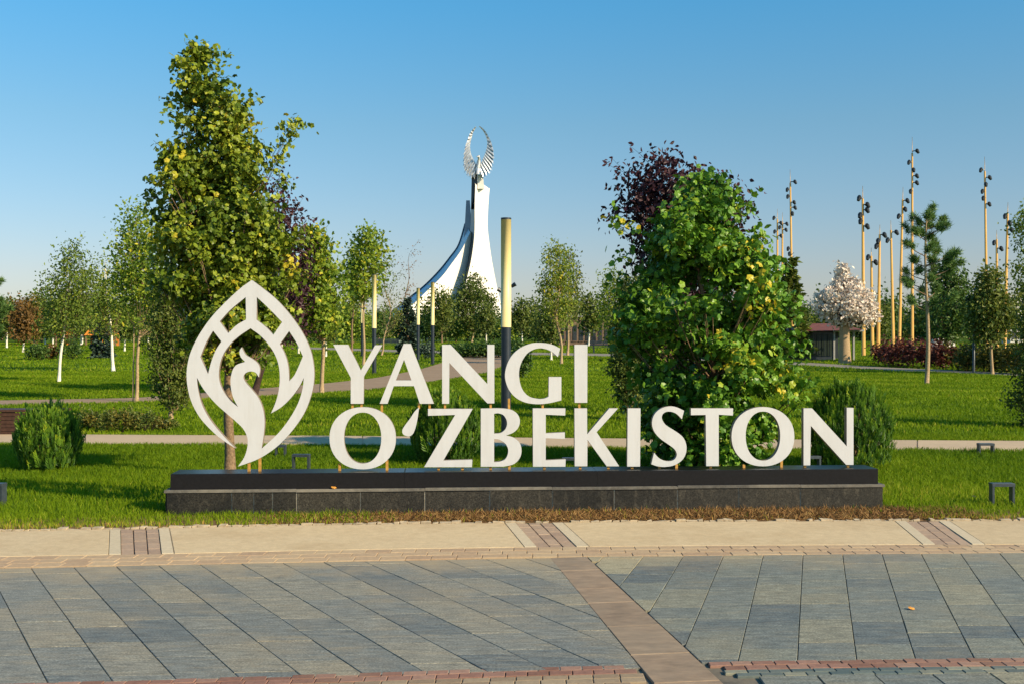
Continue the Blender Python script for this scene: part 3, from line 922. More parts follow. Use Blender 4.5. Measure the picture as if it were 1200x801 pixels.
def tree(name, label, cat, xb, D, rows, leafmat, bark='bark', leaf=0.08, nclus=300, per=20, tmpl='oval', sigma=0.16, trunk_r=0.05, group=None,
         seed=1, shell=0.55, lean=0.0, extra=None, depth=0.9, crown_y=None, bend=0.03, stake=None, up=0.35, edge=0.25, lvb=0.5, nostem=False, droop=0.0, boughs=0, bsig=0.2, pad=0, sprigs=None):
    """rows: photo rows (y, xl, xr) of the crown's outline; D: distance of the trunk"""
    r = np.random.default_rng(seed)
    zb = gs(D)
    X0 = px(xb, D)
    if D > 20 and name not in ('belt_tree', 'sparse_tree'):
        per = int(per * 1.5); leaf *= 1.18
    root = thing(name, label, cat, (X0, D, zb), 0, group)
    rows = sorted([(q[0], q[1] + min(pad, (q[2] - q[1]) * .35), q[2] - min(pad, (q[2] - q[1]) * .35)) for q in rows], key=lambda q: -q[0])
    rz = np.array([pz(q[0], D) - zb for q in rows]); rl = np.array([px(q[1], D) - X0 for q in rows]); rr_ = np.array([px(q[2], D) - X0 for q in rows])
    zt = np.linspace(rz[0], rz[-1], 80)
    wl_, wr_ = np.interp(zt, rz, rl), np.interp(zt, rz, rr_)
    wgt = np.maximum(wr_ - wl_, 0.02) ** 1.5
    if boughs:
        w1 = np.maximum(wr_ - wl_, 0.05); cw = np.cumsum(w1) / w1.sum()
        zc = np.interp((np.arange(nclus) % boughs + 0.5) / boughs, cw, zt) + r.normal(0, 0.03, nclus)
        zc[boughs - 1] = zt[-1]
    else:
        zc = r.choice(zt, nclus, p=wgt / wgt.sum()) + r.normal(0, (rz[-1] - rz[0]) / 160, nclus)
    L, Rr = np.interp(zc, rz, rl), np.interp(zc, rz, rr_)
    cx, hw = (L + Rr) / 2, np.maximum((Rr - L) / 2, 0.03)
    ph = r.uniform(0, 2 * math.pi, nclus)
    rad = r.uniform(0, 1, nclus) ** (1 - shell)
    Pc = np.stack([np.cos(ph) * rad, np.sin(ph) * rad, zc * 1.4 / max(hw.mean(), .1)], -1)
    fac = 1 + edge * lump(np.stack([np.cos(ph) * 1.5, np.sin(ph) * 1.5, zc * 1.2 / max(hw.mean(), .1)], -1), 1.3, seed * 1.7)
    hw2 = hw * rad * fac
    hs = np.minimum(sigma * 0.55, hw * 0.5)
    P = np.stack([cx + np.cos(ph) * np.maximum(hw2 - hs * rad, 0), np.sin(ph) * hw2 * depth, zc], -1)
    bl = np.zeros(nclus)
    if boughs:
        # clusters gather round a few dozen boughs, so the crown has clumps and gaps
        bi = r.integers(0, boughs, nclus)
        P = P[bi] + r.normal(0, 1, (nclus, 3)) * bsig * np.array([1, 1, 0.7])
        rad = rad[bi]
        bl = r.normal(0, 0.13, boughs)[bi]
    if extra is not None:
        E = np.array([(px(ex, D) - X0, ey, pz(ez, D) - zb) for ex, ey, ez in extra])
        P = np.concatenate([P, E]); nclus = len(P)
        bl = np.concatenate([bl, np.full(len(E), 0.1)]); rad = np.concatenate([rad, np.ones(len(E))])
    # trunk
    top = rz[-1]
    ax = lambda z: np.array([np.interp(z, [0] + list(rz), [0] + list((rl + rr_) / 2 * 0.75)) + bend * math.sin(z * 1.9 + seed) * min(1, z), bend * math.cos(z * 1.3 + seed) * min(1, z), z])
    if not nostem:
        zs = np.linspace(-0.05, top * 0.95, 14)
        tb = MB().tube([ax(z) if z > 0 else (0, 0, z) for z in zs], [trunk_r * (1.25 if i == 0 else 1) * (1 - 0.86 * (i / 13)) + 0.004 for i in range(14)], 8)
        trunk = tb.build('trunk', bark, root, True)
        # limbs and twigs
        bb = MB()
        order = np.argsort(-rad)[:max(30, min(140, nclus // 3))]
        if extra is not None:
            order = np.concatenate([order, np.arange(nclus - len(E), nclus)])
        for i in order:
            p = P[i]
            zs0 = max(rz[0] * 0.85, p[2] - 0.55 * math.hypot(p[0] - ax(max(p[2], 0.1))[0], p[1]) - 0.12 * top)
            zs0 = min(zs0, top * 0.9)
            a = ax(max(zs0, 0.05))
            mid = a + (p - a) * 0.5 + np.array([0, 0, -0.04 * top + 0.02])
            r0 = max(0.004, trunk_r * 0.28 * (1 - zs0 / top))
            bb.tube([a, mid, p], [r0, r0 * 0.6, r0 * 0.2 + 0.0015], 4, False)
        tag(bb.build('branches', 'bark' if bark == 'bark_white' else bark, root, True), kind='stuff')
    # leaves
    N = nclus * per
    ci = np.repeat(np.arange(nclus), per)
    off = r.normal(0, 1, (N, 3)) * sigma * np.array([1, 1, 0.75])
    Q = P[ci] + off
    Q[:, 2] -= droop * np.abs(r.normal(0, 1, N))
    out = Q.copy(); out[:, 2] = 0
    nrm = unit(out + 1e-6) * 0.4 + np.array([0, 0, up]) + r.normal(0, 0.8, (N, 3))
    clv = r.normal(0, 0.14, nclus)[ci]
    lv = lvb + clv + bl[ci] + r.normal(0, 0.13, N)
    T, Fc = {'oval': (OVAL, OVAL_F), 'lobed': (LOBED, LOBED_F), 'rhomb': (RHOMB, RHOMB_F)}[tmpl]
    mb = MB()
    axs = r.normal(size=(N, 3)) * 0.8 + np.array([0, 0, -0.7])
    leaves(mb, Q, leaf * r.uniform(0.65, 1.2, N), nrm, T, Fc, lv, axs, r)
    # leafy shoots poking out of the outline
    ns = sprigs if sprigs is not None else nclus // 5
    sb_ = MB()
    for i in r.choice(nclus, ns):
        p = P[i]
        o_ = np.array([p[0], p[1], 0]); o_ = o_ / (np.linalg.norm(o_) + 1e-6)
        d_ = o_ * r.uniform(0.3, 1.0) + np.array([0, 0, r.uniform(0.1, 1.0)]) + r.normal(0, 0.25, 3)
        Ls = sigma * r.uniform(1.8, 3.4)
        e_ = p + d_ / np.linalg.norm(d_) * Ls
        sb_.tube([p, (p + e_) / 2 + r.normal(0, 0.02, 3), e_], [0.004 + trunk_r * .04, 0.003 + trunk_r * .02, 0.002], 3, False)
        q_ = 9
        f_ = np.linspace(0.25, 1.0, q_)[:, None]
        Pp = p + (e_ - p) * f_ + r.normal(0, leaf * 0.45, (q_, 3))
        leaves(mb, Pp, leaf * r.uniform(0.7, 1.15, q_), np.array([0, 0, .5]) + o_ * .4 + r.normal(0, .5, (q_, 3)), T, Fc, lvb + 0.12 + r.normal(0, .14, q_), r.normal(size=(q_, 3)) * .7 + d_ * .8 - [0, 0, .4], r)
    if not nostem:
        tag(sb_.build('shoots', 'bark' if bark == 'bark_white' else bark, root), kind='stuff')
    mb.build('crown', leafmat, root)
    if stake:
        MB().tube([(stake, 0.02, -0.05), (stake * 0.7, 0.02, pz(stake_top(rows), D) - zb)], [0.018, 0.015], 6).build('stake', 'bark_tan', root)
    return root
def stake_top(rows):
    return max(q[0] for q in rows) - 6

D1 = 13.9
tree('maple_tree', 'tall green maple with yellowing leaves behind the leaf emblem', 'tree', 270, D1,
     [(68, 226, 248), (80, 212, 264), (104, 207, 272), (124, 214, 300), (160, 208, 306), (185, 196, 318), (215, 184, 330), (250, 176, 342), (290, 180, 352), (330, 186, 350), (370, 194, 342), (400, 204, 330), (416, 240, 300)],
     'leaf_maple', 'bark', 0.072, 1000, 24, 'lobed', 0.075, 0.064, seed=3, shell=0.5, edge=0.10, boughs=115, bsig=0.115, pad=13, sprigs=170, bend=0.03, lvb=0.56,
     extra=[(345, -0.1, 150), (340, 0.0, 145), (350, 0.05, 143), (333, 0, 163), (326, 0.1, 180), (320, 0, 195), (180, 0.1, 230), (176, 0, 242), (196, 0, 190)])
tree('maple_shrub', 'big bushy bright green broadleaf tree behind the letters S T O', 'tree', 828, 14.9,
     [(222, 802, 836), (236, 778, 858), (258, 730, 882), (290, 720, 905), (340, 724, 918), (400, 728, 932), (450, 735, 940), (500, 748, 922), (530, 765, 900), (548, 790, 880)],
     'leaf_bush', 'bark', 0.096, 900, 20, 'lobed', 0.09, 0.06, seed=5, shell=0.55, edge=0.12, boughs=74, bsig=0.15, pad=16, sprigs=220, lvb=0.56, bend=0.05,
     extra=[(822, -0.1, 216), (826, 0, 226), (860, 0, 240), (870, 0, 246), (725, 0, 262), (945, -0.2, 440), (940, -0.2, 452), (930, -0.3, 470), (884, 0, 272), (890, .1, 285), (880, -.2, 290), (896, 0, 300), (888, -.2, 310), (902, .1, 318), (892, -.3, 330), (908, 0, 338), (896, -.2, 350), (912, 0, 362), (905, -.2, 378), (918, 0, 392), (915, .1, 410), (728, 0, 300), (724, 0, 330), (730, .1, 360), (728, 0, 395)])
tree('purple_tree', 'dark purple leaved tree rising behind the big bushy broadleaf tree', 'tree', 790, 24.0,
     [(186, 768, 795), (200, 732, 816), (222, 726, 858), (248, 732, 870), (290, 750, 865), (360, 750, 860), (400, 770, 840)],
     'leaf_purple', 'bark_dark', 0.11, 380, 18, 'oval', 0.2, 0.06, seed=8, shell=0.6, edge=0.22, extra=[(718, 0, 258), (860, 0, 226), (866, 0, 234), (854, .2, 222), (872, 0, 246), (740, 0, 206), (836, 0, 205), (842, 0, 212)])
tree('purple_tree', 'dark purple leaved tree half hidden behind the tall green maple', 'tree', 297, 31.0,
     [(205, 315, 330), (235, 305, 350), (280, 292, 368), (330, 285, 375), (375, 290, 370), (395, 300, 355)],
     'leaf_purple', 'bark_dark', 0.11, 170, 16, 'oval', 0.22, 0.09, seed=9, edge=0.25)
def columnar(xb, D, rows, seed, label):
    return tree('columnar_tree', label, 'tree', xb, D, rows, 'leaf_olive', 'bark_tan', 0.06, 260, 26, 'oval', 0.11, 0.045, seed=seed, shell=0.45, edge=0.2, lvb=0.5, bend=0.02)
columnar(200, DG(492), [(312, 190, 212), (350, 180, 226), (400, 172, 232), (440, 174, 230), (465, 184, 220), (476, 194, 208)], 12, 'small upright dense tree beside the leaf emblem, leafy down to its pale trunk')
columnar(738, 22.5, [(330, 728, 748), (380, 718, 756), (430, 716, 758), (465, 722, 754), (478, 732, 744)], 13, 'narrow dark leafy tree at the flank of the big bushy broadleaf tree')
columnar(1222, 21.0, [(330, 1205, 1240), (390, 1192, 1252), (440, 1186, 1258), (480, 1188, 1252), (500, 1205, 1235)], 14, 'dense dark shrubby tree cut by the right picture edge')

tree('birch_tree', 'yellow green birch with pale slender trunk left of the tall maple', 'tree', 160, DG(470),
     [(243, 154, 170), (270, 138, 182), (310, 132, 200), (345, 134, 204), (372, 145, 196), (382, 155, 178)], 'leaf_yellow', 'bark_tan', 0.085, 200, 18, 'oval', 0.2, 0.045, seed=15, edge=0.3, lvb=0.45, stake=-0.1)
tree('birch_tree', 'feathery green birch with two thin white trunks on the open lawn', 'tree', 69, DG(447),
     [(284, 84, 92), (305, 66, 104), (335, 52, 112), (365, 46, 110), (388, 52, 100)], 'leaf_birch', 'bark_white', 0.09, 190, 16, 'oval', 0.24, 0.055, seed=16, edge=0.35, lvb=0.35)
tree('birch_tree', 'loose green birch with white trunk between feathery birch and yellow green birch', 'tree', 133, DG(434),
     [(300, 112, 124), (325, 104, 140), (355, 100, 150), (385, 108, 148)], 'leaf_birch', 'bark_white', 0.12, 130, 14, 'oval', 0.3, 0.075, seed=17, edge=0.35, lvb=0.5)
tree('young_maple', 'yellow green young tree right of the emblem with thick pale trunk', 'tree', 377, DG(460),
     [(268, 358, 372), (290, 348, 388), (330, 344, 398), (365, 350, 398), (388, 362, 394)], 'leaf_yellow', 'bark_tan', 0.10, 190, 18, 'lobed', 0.19, 0.06, seed=18, edge=0.3, lvb=0.5)
tree('young_maple', 'slim yellow green tree behind the letter Y beside a cream column', 'tree', 426, DG(428),
     [(264, 426, 440), (285, 412, 450), (310, 406, 452), (335, 406, 448), (350, 414, 440)], 'leaf_yellow', 'bark_tan', 0.13, 130, 14, 'lobed', 0.24, 0.07, seed=19, edge=0.35, lvb=0.55)
tree('young_maple', 'slim green tree with grey trunk next to the one behind the letter Y', 'tree', 412, DG(413),
     [(292, 405, 420), (325, 400, 428), (350, 402, 426), (366, 408, 420)], 'leaf_birch', 'bark', 0.17, 90, 12, 'oval', 0.34, 0.08, seed=20, edge=0.3, lvb=0.6)
tree('sparse_tree', 'sparse brownish tree with crooked pale trunk behind the letter A', 'tree', 447, DG(416),
     [(295, 446, 456), (320, 440, 466), (355, 442, 474), (388, 444, 470)], 'leaf_olive', 'bark_tan', 0.15, 70, 9, 'oval', 0.36, 0.06, seed=21, edge=0.4, lvb=0.6, bend=0.15)
tree('sparse_tree', 'tall almost bare sapling with a few leaves at its top', 'tree', 476, DG(412),
     [(290, 478, 490), (310, 474, 486), (350, 468, 484), (385, 464, 482)], 'leaf_rust', 'bark', 0.14, 34, 7, 'oval', 0.35, 0.06, seed=22, edge=0.4, lvb=0.6, bend=0.12)
tree('round_tree', 'round dark green tree in front of the white monument', 'tree', 553, DG(400.5),
     [(322, 550, 562), (338, 538, 574), (355, 530, 582), (372, 534, 580), (386, 544, 570)], 'leaf_olive', 'bark_tan', 0.33, 150, 18, 'oval', 0.55, 0.14, seed=23, edge=0.25, lvb=0.4)
tree('round_tree', 'smaller loose tree left of the round tree before the monument', 'tree', 518, DG(401.5),
     [(334, 508, 520), (350, 498, 530), (372, 496, 534), (388, 506, 528)], 'leaf_olive', 'bark', 0.30, 110, 14, 'oval', 0.55, 0.11, seed=24, edge=0.35, lvb=0.55)
tree('young_maple', 'slender green tree with curved pale trunk behind the letter G', 'tree', 658, DG(426),
     [(280, 646, 656), (295, 636, 668), (330, 630, 674), (360, 632, 672), (380, 642, 664)], 'leaf_birch', 'bark_tan', 0.125, 150, 16, 'oval', 0.25, 0.07, seed=25, edge=0.3, lvb=0.6, bend=0.1)
tree('young_maple', 'green brown tree with straight trunk just behind the slender one', 'tree', 665, DG(416),
     [(292, 662, 674), (320, 655, 680), (355, 652, 682), (382, 658, 676)], 'leaf_olive', 'bark_tan', 0.16, 90, 13, 'oval', 0.3, 0.09, seed=26, edge=0.3, lvb=0.65)
tree('young_maple', 'yellow tipped tree at the left edge of the big bushy broadleaf tree', 'tree', 722, DG(420),
     [(316, 712, 722), (340, 704, 734), (370, 700, 744), (398, 708, 740)], 'leaf_yellow', 'bark_tan', 0.15, 130, 14, 'oval', 0.3, 0.08, seed=27, edge=0.3, lvb=0.4)
tree('young_oak', 'dark green tree standing right behind the thin pine', 'tree', 1108, DG(424),
     [(304, 1100, 1112), (330, 1092, 1130), (360, 1084, 1140), (385, 1088, 1128), (400, 1098, 1118)], 'leaf_dark', 'bark', 0.19, 150, 16, 'oval', 0.32, 0.08, seed=28, edge=0.3, lvb=0.6)
tree('young_oak', 'rounded olive green tree beside the grey lamp post', 'tree', 1163, DG(438),
     [(316, 1155, 1168), (332, 1142, 1176), (360, 1133, 1184), (382, 1136, 1186), (396, 1148, 1174)], 'leaf_olive', 'bark_tan', 0.15, 170, 18, 'oval', 0.24, 0.07, seed=29, edge=0.28, lvb=0.6)
tree('young_oak', 'tall leafy tree leaning in over the right edge of the lawn', 'tree', 1214, DG(436),
     [(238, 1200, 1215), (265, 1190, 1228), (300, 1188, 1236), (335, 1190, 1236), (380, 1184, 1236), (400, 1196, 1230)], 'leaf_birch', 'bark_tan', 0.13, 170, 16, 'oval', 0.25, 0.07, seed=30, edge=0.3, lvb=0.45)
tree('rusty_tree', 'small rust coloured tree on the far left lawn', 'tree', 27, DG(412), [(354, 22, 34), (368, 13, 42), (385, 12, 44), (396, 20, 36)], 'leaf_rust', 'bark_white', 0.22, 90, 14, 'oval', 0.4, 0.08, seed=31, edge=0.3)
tree('rusty_tree', 'small rusty yellow tree at the far left behind the feathery birch', 'tree', 40, DG(404), [(346, 36, 44), (362, 30, 48), (382, 30, 50), (392, 34, 46)], 'shrub_yellow', 'bark', 0.28, 80, 13, 'oval', 0.5, 0.1, seed=32, edge=0.3)
tree('rusty_tree', 'yellow tinted tree far behind the feathery birch near the orange pavilions', 'tree', 96, DG(403), [(338, 90, 102), (355, 84, 108), (380, 84, 112), (390, 90, 106)], 'shrub_yellow', 'bark_white', 0.28, 100, 13, 'oval', 0.5, 0.1, seed=33, edge=0.3)

# spruces / firs
def conifer(name, label, xb, D, ytop, ybot, hw_px, leafmat, seed, tiers=16, nl=60, size=0.22, taper=1.0):
    r = np.random.default_rng(seed)
    zb = gs(D)
    root = thing(name, label, 'tree', (px(xb, D), D, zb))
    Ht = pz(ytop, D) - zb; z0 = max(0.05, pz(ybot, D) - zb); W = hw_px / F * D
    MB().tube([(0, 0, -0.05), (0, 0, Ht)], [Ht * 0.018, 0.01], 7).build('trunk', 'bark', root, True)
    mb = MB(); bb = MB()
    for t_ in range(tiers):
        f = t_ / (tiers - 1)
        z = z0 + (Ht - z0) * f
        w = W * ((1 - f) ** taper) * r.uniform(0.85, 1.1) + 0.03 * W
        nb = int(5 + 5 * (1 - f))
        for k in range(nb):
            a = r.uniform(0, 2 * math.pi)
            L = w * r.uniform(0.7, 1.1)
            d_ = np.array([math.cos(a), math.sin(a), -0.12])
            bb.tube([(0, 0, z), tuple(np.array([0, 0, z]) + d_ * L)], [0.012, 0.003], 3, False)
            s_ = r.uniform(0.15, 1, nl // 3) ** 0.7
            P = np.array([0, 0, z]) + d_ * L * s_[:, None] + r.normal(0, 0.07 * W, (len(s_), 3))
            axs = d_ + r.normal(0, 0.5, (len(s_), 3))
            leaves(mb, P, size * W * r.uniform(0.6, 1.1, len(s_)), r.normal(0, 0.5, (len(s_), 3)) + [0, 0, 1], RHOMB, RHOMB_F, 0.5 + r.normal(0, 0.22, len(s_)), axs, r)
    tag(bb.build('branches', 'bark', root), kind='stuff')
    mb.build('crown', leafmat, root)
    return root
conifer('blue_spruce', 'blue grey spruce on the left lawn between white trunked birches', 119, DG(419), 355, 417, 13, 'leaf_blue', 41, 14, 60, 0.5)
conifer('blue_spruce', 'narrow blue green spruce behind the letter A', 478, DG(415), 352, 413, 13, 'leaf_blue', 42, 16, 75, 0.42, 0.6)
conifer('fir_tree', 'dark brownish fir right of the big bushy broadleaf tree', 926, DG(421), 306, 412, 27, 'leaf_olive', 43, 17, 60, 0.34)

# pine
def pine(label, xb, D, tufts, trunk_top, seed, name='pine_tree', group=None):
    r = np.random.default_rng(seed)
    zb = gs(D); X0 = px(xb, D)
    root = thing(name, label, 'tree', (X0, D, zb), 0, group)
    top = pz(trunk_top, D) - zb
    ax = lambda z: np.array([0.05 * math.sin(z * 1.1), 0, z])
    MB().tube([ax(z) if z > 0 else (0, 0, z) for z in np.linspace(-0.05, top, 12)], list(np.linspace(0.085, 0.02, 12)), 8).build('trunk', 'bark_tan', root, True)
    bb = MB(); mb = MB()
    for (tx, ty, s_) in tufts:
        p = np.array([px(tx, D) - X0, r.uniform(-0.55, 0.55), pz(ty, D) - zb])
        a = ax(min(max(p[2] - 0.35 * abs(p[0]) - 0.15, 0.4), top * 0.98))
        mid = a + (p - a) * 0.55 + [0, 0, -0.06]
        bb.tube([a, mid, p], [0.02, 0.013, 0.006], 5, False)
        for q in range(3):
            c = p if q == 0 else p + (mid - p) * 0.22 * q + r.normal(0, 0.05, 3)
            n_ = 110
            dirs = unit(r.normal(0, 1, (n_, 3)) + unit(p - mid) * 0.9 + [0, 0, 0.35])
            leaves(mb, np.repeat(c[None], n_, 0) + r.normal(0, 0.045, (n_, 3)), s_ * r.uniform(0.13, 0.23, n_), r.normal(size=(n_, 3)), NEEDLE * [1.3, 1, 1], NEEDLE_F, 0.5 + r.normal(0, 0.2, n_), dirs, r)
    tag(bb.build('branches', 'bark', root, True), kind='stuff')
    mb.build('crown', 'pine', root)
    return root
TUFTS = [(1099, 242, 1), (1096, 252, 1), (1086, 252, 1), (1108, 256, 1.1), (1073, 252, .8), (1064, 263, .8), (1078, 258, .9), (1090, 262, 1), (1101, 266, 1.1), (1068, 270, 1), (1080, 272, 1.1), (1092, 276, 1.1), (1104, 264, .9), (1061, 286, 1.1), (1083, 290, 1.1),
         (1097, 284, 1.0), (1105, 292, 1.1), (1114, 297, 1.1), (1120, 294, 1), (1075, 303, 1.2), (1095, 304, 1.2), (1108, 305, 1.0), (1124, 308, 1.2), (1117, 316, 1.0), (1080, 316, 1), (1100, 322, 1.1), (1066, 316, .8), (1056, 330, 1.1), (1066, 326, 1.1), (1088, 338, 1.1), (1104, 338, 1.1), (1074, 348, 1), (1094, 352, 1.1), (1112, 346, 1), (1064, 352, .8), (1100, 312, 1), (1087, 326, 1)]
pine('thin young pine with tufted needles standing alone on the lawn', 1086, DG(449), TUFTS, 246, 51)
pine('dark pine tree cut by the left picture edge', -18, DG(418), [(-18 + (a - 1086) * 0.7, 318 + (b_ - 240) * 0.62, 1.6 * c) for a, b_, c in TUFTS], 322, 52)

# clipped thuja globes
def thuja(label, xb, D, w_px, ytop, seed, flat=0.75, n=9000):
    r = np.random.default_rng(seed)
    zb = gs(D)
    root = thing('thuja_bush', label, 'shrub', (px(xb, D), D, zb), 0, 'globe thujas in the lawn')
    W = w_px / 2 / F * D; Ht = pz(ytop, D) - zb
    bb = MB()
    for k in range(14):
        a = r.uniform(0, 6.28); q = W * r.uniform(0.2, 0.7)
        bb.tube([(0.04 * math.cos(a), 0.04 * math.sin(a), -0.03), (q * math.cos(a), q * math.sin(a), Ht * r.uniform(0.5, 0.85))], [0.014, 0.004], 5, False)
    tag(bb.build('stems', 'bark', root), kind='stuff')
    mb = MB()
    # sprays: upright flattened fans on an egg-shaped body
    ns = n // 6
    u = r.uniform(0, 1, ns); ph = r.uniform(0, 2 * math.pi, ns)
    zf = u ** 0.9
    prof = np.where(zf < 0.5, 0.80 + 0.2 * np.sin(zf / 0.5 * math.pi / 2), np.cos((zf - 0.5) / 0.5 * math.pi / 2 * 0.93) ** flat)
    rad = r.uniform(0.62, 1.0, ns) ** 0.6 * prof * W * (1 + 0.11 * lump(np.stack([np.cos(ph) * 2, np.sin(ph) * 2, zf * 3], -1), 2.2, seed))
    base = np.stack([np.cos(ph) * rad, np.sin(ph) * rad, zf * (Ht - 0.11) + 0.02], -1)
    out = np.stack([np.cos(ph), np.sin(ph), 0 * ph], -1)
    ln = r.uniform(0.07, 0.15, ns) * np.where(r.uniform(0, 1, ns) < 0.05, 1.5, 1)
    slv = r.normal(0.42, 0.13, ns) + 0.16 * lump(np.stack([np.cos(ph) * 2, np.sin(ph) * 2, zf * 1.2], -1), 4.2, seed)
    side = unit(np.cross(out, [0, 0, 1]) + r.normal(0, 0.5, (ns, 3)))
    dirv = unit(np.array([0, 0, 1.0]) + out * r.uniform(0.0, 0.35, ns)[:, None] + r.normal(0, 0.13, (ns, 3)))
    for k in range(12):
        f = k / 11
        sgn = 1 if k % 2 else -1
        P = base + dirv * (ln * f)[:, None]
        axs = dirv + side * sgn * (0.75 * (1 - f * 0.7))
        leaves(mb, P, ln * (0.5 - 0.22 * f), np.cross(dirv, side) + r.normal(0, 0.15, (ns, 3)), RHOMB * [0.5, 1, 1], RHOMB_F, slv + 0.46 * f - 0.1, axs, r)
    mb.build('foliage', 'thuja', root)
    return root
thuja('rounded thuja bush standing alone on the lawn near the dark wooden bench', 57, DG(549), 74, 476, 61)
thuja('egg shaped thuja bush behind the letter Z', 522, 15.4, 84, 459, 62)
thuja('large rounded thuja bush behind the last letter N', 995, 15.0, 98, 449, 63, 0.7, 11000)

# blossom tree sculpture
def blossom():
    D = DG(425); zb = gs(D); X0 = px(990, D)
    r = np.random.default_rng(70)
    root = thing('blossom_tree', 'white blossoming tree with thick pale trunk beside the dark kiosk', 'tree', (X0, D, zb))
    z1 = pz(368, D) - zb
    k = 1 / F * D
    MB().tube([(0, 0, -0.1), (0, 0, 0.1), (-0.02, 0, z1 * .5), (0, 0, z1), (0.02, 0, z1 * 1.3)], [9 * k, 7.5 * k, 6 * k, 6 * k, 4 * k], 12).build('trunk', 'bark_tan', root, True)
    rows = [(310, 985, 992), (325, 977, 1001), (338, 972, 1010), (348, 956, 1022), (358, 950, 1028), (368, 956, 1030), (378, 975, 1024)]
    rz = np.array([pz(q[0], D) - zb for q in rows])[::-1]; rl = np.array([px(q[1], D) - X0 for q in rows])[::-1]; rr_ = np.array([px(q[2], D) - X0 for q in rows])[::-1]
    N = 330
    zt = np.linspace(rz[0], rz[-1], 60); w = np.interp(zt, rz, rr_ - rl) ** 1.4
    z = r.choice(zt, N, p=w / w.sum())
    ph = r.uniform(0, 6.28, N); rad = r.uniform(0, 1, N) ** 0.45
    c = np.interp(z, rz, (rl + rr_) / 2); hw = np.interp(z, rz, (rr_ - rl) / 2)
    P = np.stack([c + np.cos(ph) * rad * hw, np.sin(ph) * rad * hw, z], -1)
    bb = MB()
    for i in range(0, N, 3):
        a = np.array([0, 0, min(z1 * 0.95, P[i, 2] * 0.9)])
        bb.tube([a, (a + P[i]) / 2 + [0, 0, -0.08], P[i]], [0.07, 0.04, 0.015], 4, False)
    tag(bb.build('branches', 'bark_dark', root), kind='stuff')
    per = 16
    Q = np.repeat(P, per, 0) + r.normal(0, 0.13, (N * per, 3))
    mb = MB()
    leaves(mb, Q, r.uniform(0.12, 0.26, N * per), r.normal(0, .7, (N * per, 3)) + [0, -0.2, .3], RHOMB, RHOMB_F, r.uniform(0.1, 1, N * per), None, r)
    mb.build('crown', 'petal', root)
blossom()

# far belt of trees along the horizon
protos = []
for i, (lm, seed) in enumerate([('leaf_dark', 81), ('leaf_olive', 82), ('leaf_yellow', 83), ('leaf_dark', 84)]):
    lab = ['dark green tree in the far belt along the horizon', 'olive green tree in the far belt along the horizon', 'yellow green tree in the far belt along the horizon', 'tall narrow dark tree in the far belt along the horizon'][i]
    rows = [(362, 596, 604), (370, 588, 612), (382, 585, 615), (392, 590, 610)] if i < 3 else [(352, 597, 602), (368, 592, 608), (385, 590, 610), (394, 594, 606)]
    protos.append(tree('belt_tree', lab, 'tree', 600, 150, rows, lm, 'bark', 0.42, 90, 14, 'rhomb', 0.75, 0.12, seed=seed, edge=0.3, lvb=0.45, group='trees in the far belt'))
rb = random.Random(99)
xs_b = list(np.linspace(-60, 1260, 120))
first = [True] * 4
for i, x in enumerate(xs_b):
    k = rb.choice([0, 0, 1, 1, 2, 3])
    D = rb.uniform(135, 215) if not (440 < x < 620) else rb.uniform(150, 205)
    s_ = rb.uniform(0.75, 1.25) * (0.85 if 480 < x < 600 else 1.0) * (1.15 if x > 1000 or x < 360 else 1)
    X = px(x + rb.uniform(-8, 8), D)
    loc = (X, D, gs(D))
    if first[k]:
        first[k] = False
        o = protos[k]; o.location = loc; o.scale = (s_,) * 3; o.rotation_euler = (0, 0, rb.uniform(0, 6))
    else:
        copy_tree(protos[k], loc, rb.uniform(0, 6), (s_ * rb.uniform(0.9, 1.2), s_, s_ * rb.uniform(0.85, 1.15)))
# low far hedge closing the view under the belt
r = np.random.default_rng(5)
mb = MB()
N = 44000
hx = r.uniform(-150, 150, N); hy = r.uniform(222, 232, N)
hz = gs(240) + r.uniform(0, 1, N) * (3.6 + 1.3 * np.sin(hx * 0.3) + 0.8 * np.sin(hx * 0.83 + 1))
leaves(mb, np.stack([hx, hy, hz], -1), r.uniform(0.5, 1.0, N), r.normal(0, 1, (N, 3)), RHOMB, RHOMB_F, 0.45 + r.normal(0, 0.25, N), None, r)
tag(mb.build('far_hedge', 'leaf_dark'), 'dark continuous hedge mass closing the park at the horizon', 'hedge', None, 'stuff')

# middle-distance saplings with white trunks
sap = tree('white_sapling', 'thin white trunked sapling scattered over the far lawn', 'tree', 124, DG(414), [(352, 119, 126), (366, 112, 134), (382, 112, 136), (394, 118, 130)], 'leaf_olive', 'bark_white', 0.24, 70, 12, 'rhomb', 0.4, 0.075, seed=90, edge=0.35, group='white trunked saplings on the far lawn')
sap['label'] = 'thin white trunked sapling right beside the blue grey spruce'
for x, y, s_, w in [(53, 403.5, 1.25, 'left of the feathery birch before the far tree belt'), (95, 404, 1.3, 'between the two orange pavilions'), (146, 411, 1.0, 'between the blue grey spruce and the yellow green birch'), (8, 407, 1.2, 'left of the rust coloured tree'),
                    (382, 417, 0.9, 'just right of the young tree with the thick pale trunk'), (62, 407, 1.1, 'behind the low reddish shrub'), (1030, 411, 1.0, 'among the ochre masts beside the blossom tree'), (646, 421, 0.85, 'left of the slender curved tree behind letter G'),
                    (174, 409, 1.1, 'behind the trunk of the yellow green birch'), (210, 407, 1.2, 'behind the small upright dense tree'), (330, 409, 1.1, 'seen through the right side of the emblem'), (350, 414, .9, 'beside the right rim of the emblem'),
                    (570, 403, 1.2, 'between the round tree and the tall cream column'), (612, 404, 1.3, 'just right of the tall cream column'), (690, 405, 1.4, 'in front of the low brown building')]:
    p = gp(x, y)
    copy_tree(sap, p, rb.uniform(0, 6), s_, 'thin white trunked sapling ' + w)

